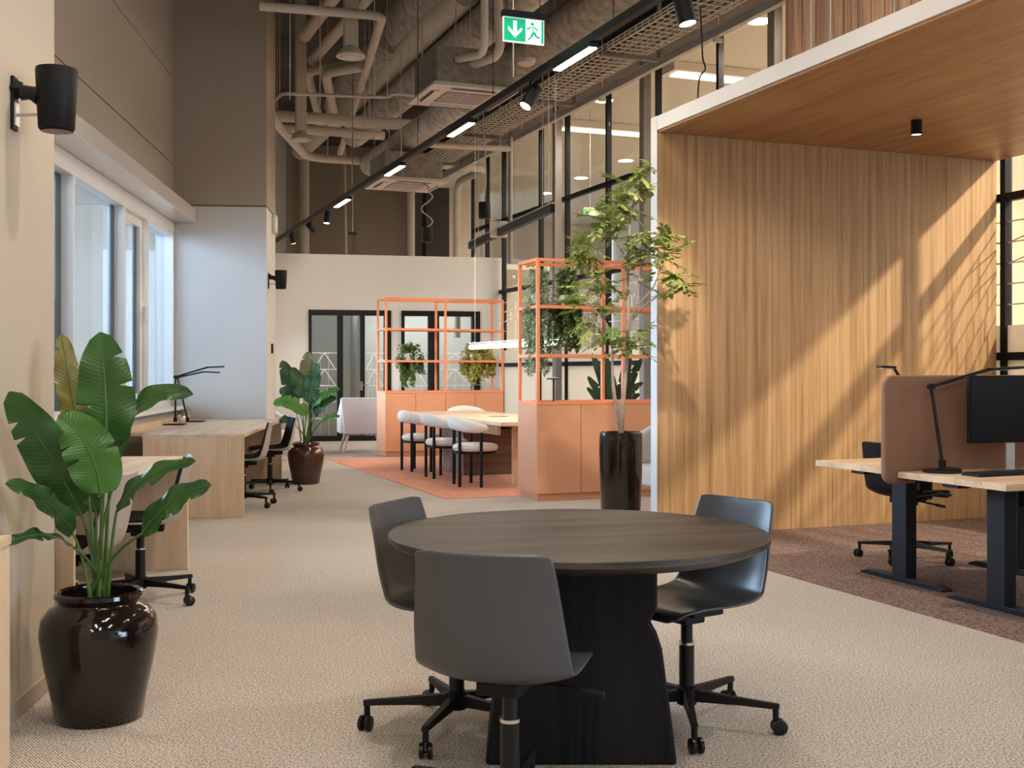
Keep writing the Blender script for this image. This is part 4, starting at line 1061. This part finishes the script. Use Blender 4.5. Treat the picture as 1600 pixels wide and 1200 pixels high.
# ---- ceiling cassettes
def cassette(label, loc, sc=1.0, boxh=.5, rz=AR):
    t = thing('ceiling_cassette', label, 'air conditioner', loc, rz, 'ceiling air conditioning cassettes'); s = .475*sc
    part('casing', MB().box(-s*.86,s*.86,-s*.86,s*.86,.05,boxh), M['galv'], t, .01)
    part('fascia', MB().add([(-s,-s,.0),(s,-s,0),(s,s,0),(-s,s,0),(-s*.93,-s*.93,.055),(s*.93,-s*.93,.055),(s*.93,s*.93,.055),(-s*.93,s*.93,.055)],
        [(0,3,2,1),(4,5,6,7),(0,1,5,4),(1,2,6,5),(2,3,7,6),(3,0,4,7)]), M['ac_white'], t, .012)
    gr = MB()
    for x0, x1 in ((-s*.52,-.015),(.015,s*.52)): gr.box(x0,x1,-s*.5,s*.5,-.006,.0)
    g_ = part('intake_grille', gr, M['grille'], t)
    for k in range(12):
        y = -s*.46+k*s*.92/11; part('slat', MB().box(-s*.5,s*.5,y-.004,y+.004,-.010,-.005), M['ac_white'], g_)
    for k in range(4):
        v_ = part('air_vane', MB().box(-s*.52,s*.52,-.035,.035,-.012,-.001), M['ac_white'], t, .004, rot=(.0,0,k*PI/2), loc=(-math.sin(k*PI/2)*s*.76, math.cos(k*PI/2)*s*.76, 0))
        part('slot', MB().box(-s*.5,s*.5,.018,.045,-.0135,-.011), M['dark_wall'], v_)
    return t
q = PX(722, 154, 12.6); cassette('larger ceiling cassette unit with a metal casing behind the track', q, 1.03, .44)
q = PX(634, 291, 15.9); cassette('smaller ceiling cassette with a pale square fascia over the partition', q, 1.0, .40)
q2 = PX(634, 291, 15.9)
tag(part('dangling_wire', MB().tube([q2+Vector((.2,-.25,.012)), q2+Vector((.3,-.35,-.03)), q2+Vector((.36,-.30,-.08))], .006, 6), M['red']), 'short red wire dangling below the smaller cassette', 'wire')

# ---- ducts and pipes
def run(name, label, cat, pts, r, mt, n=14, group=None, ribs=0):
    t = part(name, MB().tube(pts, r, n), M[mt], None, smooth=True); tag(t, label, cat, group)
    if ribs:
        for i in range(len(pts)-1):
            a_, b_ = Vector(pts[i]), Vector(pts[i+1]); d = (b_-a_); ln = d.length; d.normalize(); k = int(ln/ribs)
            for j in range(1, k):
                c = a_+d*(j*ribs); part('seam_ring', MB().tube([c-d*.012, c+d*.012], r*1.012, n), M[mt], t, smooth=True)
    return t
def elbow(pts, r=.12):     # round the corners of a polyline
    pts = [Vector(p) for p in pts]; out = [pts[0]]
    for i in range(1, len(pts)-1):
        a_, c, b_ = pts[i-1], pts[i], pts[i+1]; da, db = (a_-c), (b_-c); k = min(r, da.length*.45, db.length*.45)
        s, e = c+da.normalized()*k, c+db.normalized()*k
        for j in range(6): t = j/5; out.append(s*(1-t)**2+c*2*t*(1-t)+e*t*t)
    return out+[pts[-1]]
GP = 'cream pipes under the ceiling'
run('ceiling_pipe', 'cream pipe crossing the top left corner and turning away from the camera', 'pipe', elbow([QZ(405,9,5.3), QZ(598,25,5.3), QZ(528,250,5.3)], .15), .052, 'pipe', group=GP)
run('ceiling_pipe', 'thick cream pipe spanning from the pier towards the larger cassette', 'pipe', [QZ(420,180,4.9), QZ(648,196,4.9)], .082, 'pipe', group=GP)
run('ceiling_pipe', 'cream pipe bending down from the pier to the smaller cassette', 'pipe', elbow([QZ(418,172,4.55), QZ(432,193,4.55), QZ(480,246,4.55), QZ(588,253,4.55)], .3), .062, 'pipe', group=GP)
run('ceiling_pipe', 'thin cream pipe with kinks in front of the pipe drops', 'pipe', elbow([QZ(412,160,4.75), QZ(427,158,4.75), QZ(441,146,4.75), QZ(604,152,4.75), QZ(616,146,4.75), QZ(655,150,4.75)], .08), .021, 'pipe', group=GP)
run('ceiling_pipe', 'cream pipe just left of the round diffuser running away', 'pipe', [QZ(476,56,5.75), QZ(540,-30,5.75)], .085, 'pipe', group=GP)
run('ceiling_pipe', 'cream pipe beside the large duct end running away', 'pipe', [QZ(488,95,5.6), QZ(610,-45,5.6)], .072, 'pipe', group=GP)
run('ceiling_pipe', 'cream pipe slanting below the diffuser, leftmost of a pair', 'pipe', elbow([QZ(560,96,5.42), QZ(480,112,5.42), QZ(503,200,5.42)], .2), .066, 'pipe', group=GP)
run('ceiling_pipe', 'cream pipe slanting below the diffuser, rightmost of a pair', 'pipe', elbow([QZ(565,104,5.3), QZ(508,114,5.3), QZ(527,200,5.3)], .2), .066, 'pipe', group=GP)
run('ceiling_pipe', 'cream pipe behind the thick spanning pipe', 'pipe', [QZ(445,200,5.0), QZ(600,212,5.0)], .07, 'pipe', group=GP)
run('ceiling_pipe', 'cream pipe crossing above the wire tray to a slim post', 'pipe', [QZ(668,226,4.7), QZ(800,233,4.7)], .045, 'pipe', group=GP)
run('ceiling_pipe', 'cream drain pipe turning down beside the glazing', 'pipe', elbow([QZ(690,258,5.2), QZ(760,264,5.2), QZ(714,285,5.2), Vector((*QZ(714,285,5.2).xy, 2.0))], .3), .075, 'pipe', group=GP)
run('ceiling_pipe', 'upright pipe against the taupe end of the far wall', 'pipe', [PX(476,420,24.3), PX(476,150,24.3)], .10, 'pipe', group=GP)
run('ceiling_pipe', 'upright pale pipe in the middle of the brown far wall', 'pipe', [PX(642,420,24.6), PX(642,240,24.6)], .085, 'pipe', group=GP)
run('ceiling_pipe', 'slim upright pipe on the left of the brown far wall', 'pipe', [PX(541,420,24.8), PX(538,230,24.8)], .03, 'pipe', group=GP)
run('ceiling_pipe', 'cream upright pipe dropping from above beside the exit sign', 'pipe', elbow([PX(757,-60,11.5), PX(757,84,11.5), PX(716,92,12.1)], .15), .04, 'pipe', group=GP)
run('ceiling_pipe', 'cream bent pipe feeding the larger cassette casing', 'pipe', elbow([PX(776,-60,11.9), PX(782,86,11.9), PX(718,108,12.4), PX(716,112,12.4)], .15), .05, 'pipe', group=GP)
def dR_run(u, v, z, back, fwd):
    c = QZ(u, v, z); d = Vector((-PRY, PRX, 0)); return [c+d*back, c-d*fwd]
GD = 'large insulated ducts'
run('air_duct', 'large insulated duct with a rounded end above the diffuser', 'duct', dR_run(690,-10,5.95,1.5,12), .42, 'duct', 24, GD, .9)
run('air_duct', 'insulated duct running beside the exit sign towards the far wall', 'duct', dR_run(778,22,5.33,7,12), .22, 'duct', 20, GD, .7)
run('air_duct', 'broad duct above the lighting track and exit sign', 'duct', dR_run(905,28,5.62,4.0,10), .25, 'duct', 20, GD, .6)
run('air_duct', 'insulated duct low behind the thick spanning pipe', 'duct', dR_run(640,215,4.5,2.2,2.4), .17, 'duct', 18, GD, .6)
run('air_duct', 'lumpy flexible duct between the slanting pipes', 'duct', [QZ(528,165,5.75), QZ(560,105,5.75), QZ(620,60,5.75)], .23, 'duct', 16, GD)
run('air_duct', 'long pale duct behind the diffuser towards the far wall', 'duct', dR_run(590,120,5.6,6.0,4.0), .17, 'pipe', 18, GD)
# upright diffusers
def diffuser(label, u, v, Y, r, dr, w_):
    q = PX(u, v, Y); t = thing('air_diffuser', label, 'air vent', q, AR, 'round ceiling diffusers')
    part('drop_duct', MB().box(-w_,w_,-w_*.7,w_*.7,.05,6.68-q.z), M['pipe'], t, .01)
    part('cone', MB().lathe([(dr,0),(dr*.98,.015),(dr*.6,.09),(w_*.9,.12)], 28), M['pipe'], t, smooth=True)
    part('plate', MB().lathe([(0,-.012),(dr*.62,-.012),(dr*.66,-.004),(0,.0)], 28), M['ac_white'], t)
    part('ring', MB().lathe([(dr*.74,.012),(dr*.74,-.004),(dr*.98,-.004),(dr*1.0,.012)], 28, cap=False), M['ac_white'], t)
diffuser('round cream diffuser on a square drop duct near the top left', 548, 89, 13.0, 0, .165, .078)
diffuser('round cream diffuser on a square drop duct beside the pier', 470, 219, 15.4, 0, .14, .072)
q = QZ(822, 97, 5.2); t = thing('smoke_detector', 'round white detector on the ceiling beside the exit sign', 'detector', q)
part('body', MB().lathe([(0,-.05),(.05,-.05),(.11,-.02),(.12,.03),(0,.03)], 24), M['ac_white'], t, smooth=True)
part('stem', MB().tube([(0,0,.03),(0,0,1.48)], .02, 8), M['pipe'], t)
# ---- wire cable tray
tc0 = QZ(930, 110, 4.95); trd = Vector((-PRY, PRX, 0)); trs = Vector((PRX, PRY, 0))
tray = thing('cable_tray', 'zinc wire mesh cable tray running beside the lighting track', 'cable tray', tc0, AR)
HW = .26; y0, y1 = -9.0, 8.0
rl = MB()
for x in (-HW, HW):
    for z in (0, .035, .07): rl.obox((x,y0,z),(x,y1,z),.012,.012)
for k in range(1, 6): x = -HW+2*HW*k/6; rl.obox((x,y0,-.004),(x,y1,-.004),.010,.010)
part('side_rail', rl, M['wire'], tray)
y = y0
while y < y1:
    part('rung', MB().obox((-HW,y,-.012),(HW,y,-.012),.012,.012).obox((-HW,y,0),(-HW,y,.07),.012,.012).obox((HW,y,0),(HW,y,.07),.012,.012), M['wire'], tray)
    y += .14
for k in range(7):
    yy = -8+k*2.4
    part('hanger_bracket', MB().box(-HW-.05,HW+.20,yy-.03,yy+.03,-.06,-.02).box(HW+.16,HW+.20,yy-.02,yy+.02,-.06,1.7), M['galv'], tray)
rnd = random.Random(2)
for k in range(9):
    x = -HW+.05+k*.052; pts = [(x+rnd.uniform(-.03,.03), y0+j*.55, .012+rnd.uniform(0,.02)) for j in range(32)]
    part('cable', MB().tube(pts, .008, 5), M['dark_wall' if k % 3 else 'pipe'], tray)
ch = R(0,0)
cn = thing('steel_channel', 'grey steel channel hung beside the cable tray', 'channel', tc0+trs*.62+Vector((0,0,.02)), AR)
part('web', MB().box(-.006,.006,y0,y1+1,-.05,.05), M['pipe_grey'], cn)
part('flange', MB().box(-.07,.0,y0,y1+1,-.058,-.05).box(-.07,0,y0,y1+1,.05,.058), M['pipe_grey'], cn)
for k in range(6):
    yy = -7.6+k*2.9; part('hanger', MB().tube([(0,yy,.05),(0,yy,1.7)], .008, 6).box(-.05,.05,yy-.02,yy+.02,-.10,-.058), M['pipe_grey'], cn)
# ---- slim post with pipe at the end, suspended dark bar light
q = QZ(797, 233, 4.7)
tag(part('slim_post', MB().tube([(q.x,q.y,4.9),(q.x,q.y,2.95)], .035, 12), M['column'], None, smooth=True), 'slim grey post hanging where the cream pipe ends', 'post')
a_, b_ = PX(735, 375, 17.4), PX(864, 337, 13.4); b_.z = a_.z = (a_.z+b_.z)/2
bl = thing('pendant_bar', 'dark suspended bar lamp before the glass wall', 'lamp', (0,0,0))
part('housing', MB().obox(a_, b_, .07, .10), M['blacksteel'], bl, .004)
part('top_comb', MB().obox(a_+Vector((0,0,.06)), b_+Vector((0,0,.06)), .05, .02), M['silver'], bl)
m_ = (a_*.6+b_*.4)
part('junction_box', MB().box(m_.x-.12,m_.x+.12,m_.y-.06,m_.y+.06,m_.z-.06,m_.z+.16), M['ac_white'], bl, .02)
for f in (.12,.42,.9): c = a_.lerp(b_, f); part('suspension', MB().tube([c, Vector((c.x,c.y,6.7))], .006, 6), M['pipe_grey'], bl)
def hang_speaker(label, u, v, Y, r, h, top, cat='pendant lamp', wig=0):
    q = PX(u, v, Y); t = thing('pendant_cylinder', label, cat, q)
    part('housing', MB().lathe([(r*.9,-h),(r,-h+.01),(r,h),(0,h)], 20), M['black'], t, smooth=True)
    part('grille', MB().lathe([(0,-h+.002),(r*.9,-h+.003)], 20), M['ac_white'], t)
    n = 9; pts = [(wig*math.sin(i*1.3)*(1 if 0 < i < n-1 else 0), 0, h+(top-h-q.z)*i/(n-1)) for i in range(n)]
    part('cord', MB().tube(curve_pts(pts, 30), .010, 6), M['pipe_grey'], t)
hang_speaker('black pendant cylinder on a wavy grey cord over the partition', 667, 367, 15.9, .08, .10, PX(634,291,15.9).z-.002, wig=.08)
hang_speaker('black pendant cylinder before the glass wall', 757, 329, 17.0, .09, .12, 6.6, wig=.02)
q = PX(551, 365, 17.0); t = thing('pendant_microphone', 'thin grey rod with a small black crossbar hanging over the partition', 'hanging rod', q)
part('rod', MB().tube([(0,0,0),(0,0,6.7-q.z)], .008, 6), M['pipe_grey'], t); part('crossbar', MB().box(-.065,.065,-.02,.02,-.02,.02), M['black'], t)
hc = [PX(1094,10,9.7), PX(1096,48,9.7), PX(1098,90,9.7), PX(1102,108,9.7), PX(1092,128,9.7), PX(1089,160,9.7)]; hc[-1].z = 3.3
tag(part('hanging_cable', MB().tube(curve_pts([tuple(p) for p in hc], 30), .007, 6), M['black']), 'loose dark cable dangling onto the white canopy', 'cable')
# threaded rods
rods = [(453,12.8,0,155),(500,13.5,0,165),(585,12.6,0,150),(605,14,40,205),(627,15,20,245),(640,13,0,95),(652,13,0,95),(660,13.3,0,90),(570,15,60,205),(577,15.5,60,200),
        (420,14.6,30,180),(437,15,30,150),(433,15.4,60,170),(512,16,90,250),(550,16.4,90,290),(585,17,100,250),(608,17,100,240),(702,14,0,90),(712,13,0,70),(735,12.7,0,100),(625,16,100,230),(857,14.5,40,340),(802,9.2,60,120)]
for u, Y, v0, v1 in rods:
    c = PX(u, v1, Y); tag(part('threaded_rod', MB().tube([c, Vector((c.x,c.y,6.7))], .006, 5), M['wire']), 'thin threaded rod dropping from the ceiling among the pipes', 'rod', 'threaded hanger rods')
# glass room downlights
for k, (u, v) in enumerate(((943,157),(978,251),(908,278),(852,302),(1187,33))):
    q = QZ(u, v, 5.655); t = thing('recessed_downlight', ['recessed downlight highest behind the glass near the dark mullion','recessed downlight behind the tree top in the glazed room','recessed downlight in the middle of the glazed room ceiling','recessed downlight lowest in the glazed room ceiling','recessed downlight beside the grey column at the top'][k], 'lamp', q, 0, 'recessed downlights in the glazed rooms')
    part('rim', MB().lathe([(.15,.004),(.15,-.004),(.18,-.004),(.18,.004)], 24, cap=False), M['white'], t)
    part('lens', MB().lathe([(0,-.003),(.15,-.003)], 24), M['led_spot'], t)
    spot('room_downlight', q-Vector((0,0,.03)), q-Vector((0,0,3)), 200, NEUT, 150, .7, .08)
# luminous panel in lower glazed room
t = thing('luminous_screen', 'bright white luminous panel inside the glazed room', 'light panel', R(GA+3.0, 5.0), AR)
part('diffuser', MB().box(-2.4,2.6,2.2,2.24,2.25,2.75), M['cove'], t); part('frame', MB().box(-2.45,2.65,2.245,2.30,2.20,2.80), M['white'], t)
# pendant over meeting table
e0 = PX(878, 536, 12.5); e1 = PX(735, 541, 15.1); e0.z = e1.z = 1.62
t = thing('glass_pendant', 'long glowing glass tube pendant over the meeting table', 'lamp', (0,0,0))
part('tube', MB().tube([e0, e0.lerp(e1,.02), e0.lerp(e1,.98), e1], [.02,.032,.032,.02], 18), M['led_tube'], t, smooth=True)
part('top_profile', MB().obox(e0+Vector((0,0,.05)), e1+Vector((0,0,.05)), .05, .012), M['silver'], t)
for f in (0, 1): c = e0.lerp(e1, f); d = (e1-e0).normalized(); part('end_cap', MB().tube([c-d*.02, c+d*.02], .035, 14), M['chrome'], t)
for f in (.06,.94): c = e0.lerp(e1, f); part('suspension', MB().tube([c, Vector((c.x,c.y,6.6))], .003, 5), M['silver'], t)
area('pendant_light', e0.lerp(e1,.5)-Vector((0,0,.06)), .06, 12, NEUT, (0,0,math.atan2(-(e1-e0).x,(e1-e0).y)), 2.8)

# ================================================================ WALL DEVICES
def wall_speaker(label, loc, rz, s=1.0):
    t = thing('wall_speaker', label, 'speaker', loc, rz, 'black wall speakers'); t.scale = (s,)*3
    part('cabinet', MB().lathe([(0,-.115),(.056,-.113),(.062,-.105),(.072,.10),(.070,.108),(0,.110)], 28), M['black'], t, smooth=True, loc=(.15,0,0))
    part('underside', MB().lathe([(0,-.118),(.052,-.116)], 24), M['grille'], t, loc=(.15,0,0))
    part('mount_arm', MB().tube([(.03,0,.02),(.06,0,.02),(.09,0,.01)], [.028,.024,.034], 14), M['black_gloss'], t, smooth=True)
    part('swivel', MB().tube([(.0,0,.03),(.035,0,.03)], [.04,.026], 4), M['black'], t)
    part('wall_plate', MB().box(0,.012,-.028,.028,-.115,.075), M['black'], t, .004)
    part('plug', MB().box(.012,.018,-.022,.022,-.10,-.02).tube([(.018,0,-.06),(.11,0,-.055)], .006, 8), M['silver'], t)
    return t
q = PX(24, 158, 4.28)
b_ = 4.28; rel = Vector((PX(24,158,4.28).x-C0[0], 4.28-C0[1])); bb_ = -rel.x*PLY+rel.y*PLX
wall_speaker('black cylinder speaker on a bracket high on the near wall', L(0,bb_-.05,2.30), AL+.02, 1.04)
wall_speaker('black cylinder speaker on the side of the far pier', L(-.14,9.0,2.40), AL+.1, 1.0)
lc = L(-.14,9.35,1.58)
tag(part('thermostat', MB().box(0,.02,-.04,.04,-.06,.06), M['black'], None, .004, loc=lc, rot=(0,0,AL)), 'small black control box on the side of the pier', 'control')
lc = L(-.14,9.5,3.12)
tag(part('access_point', MB().box(0,.05,-.10,.10,-.11,.11), M['white'], None, .012, loc=lc, rot=(0,0,AL)), 'white wireless box high on the side of the pier', 'device')
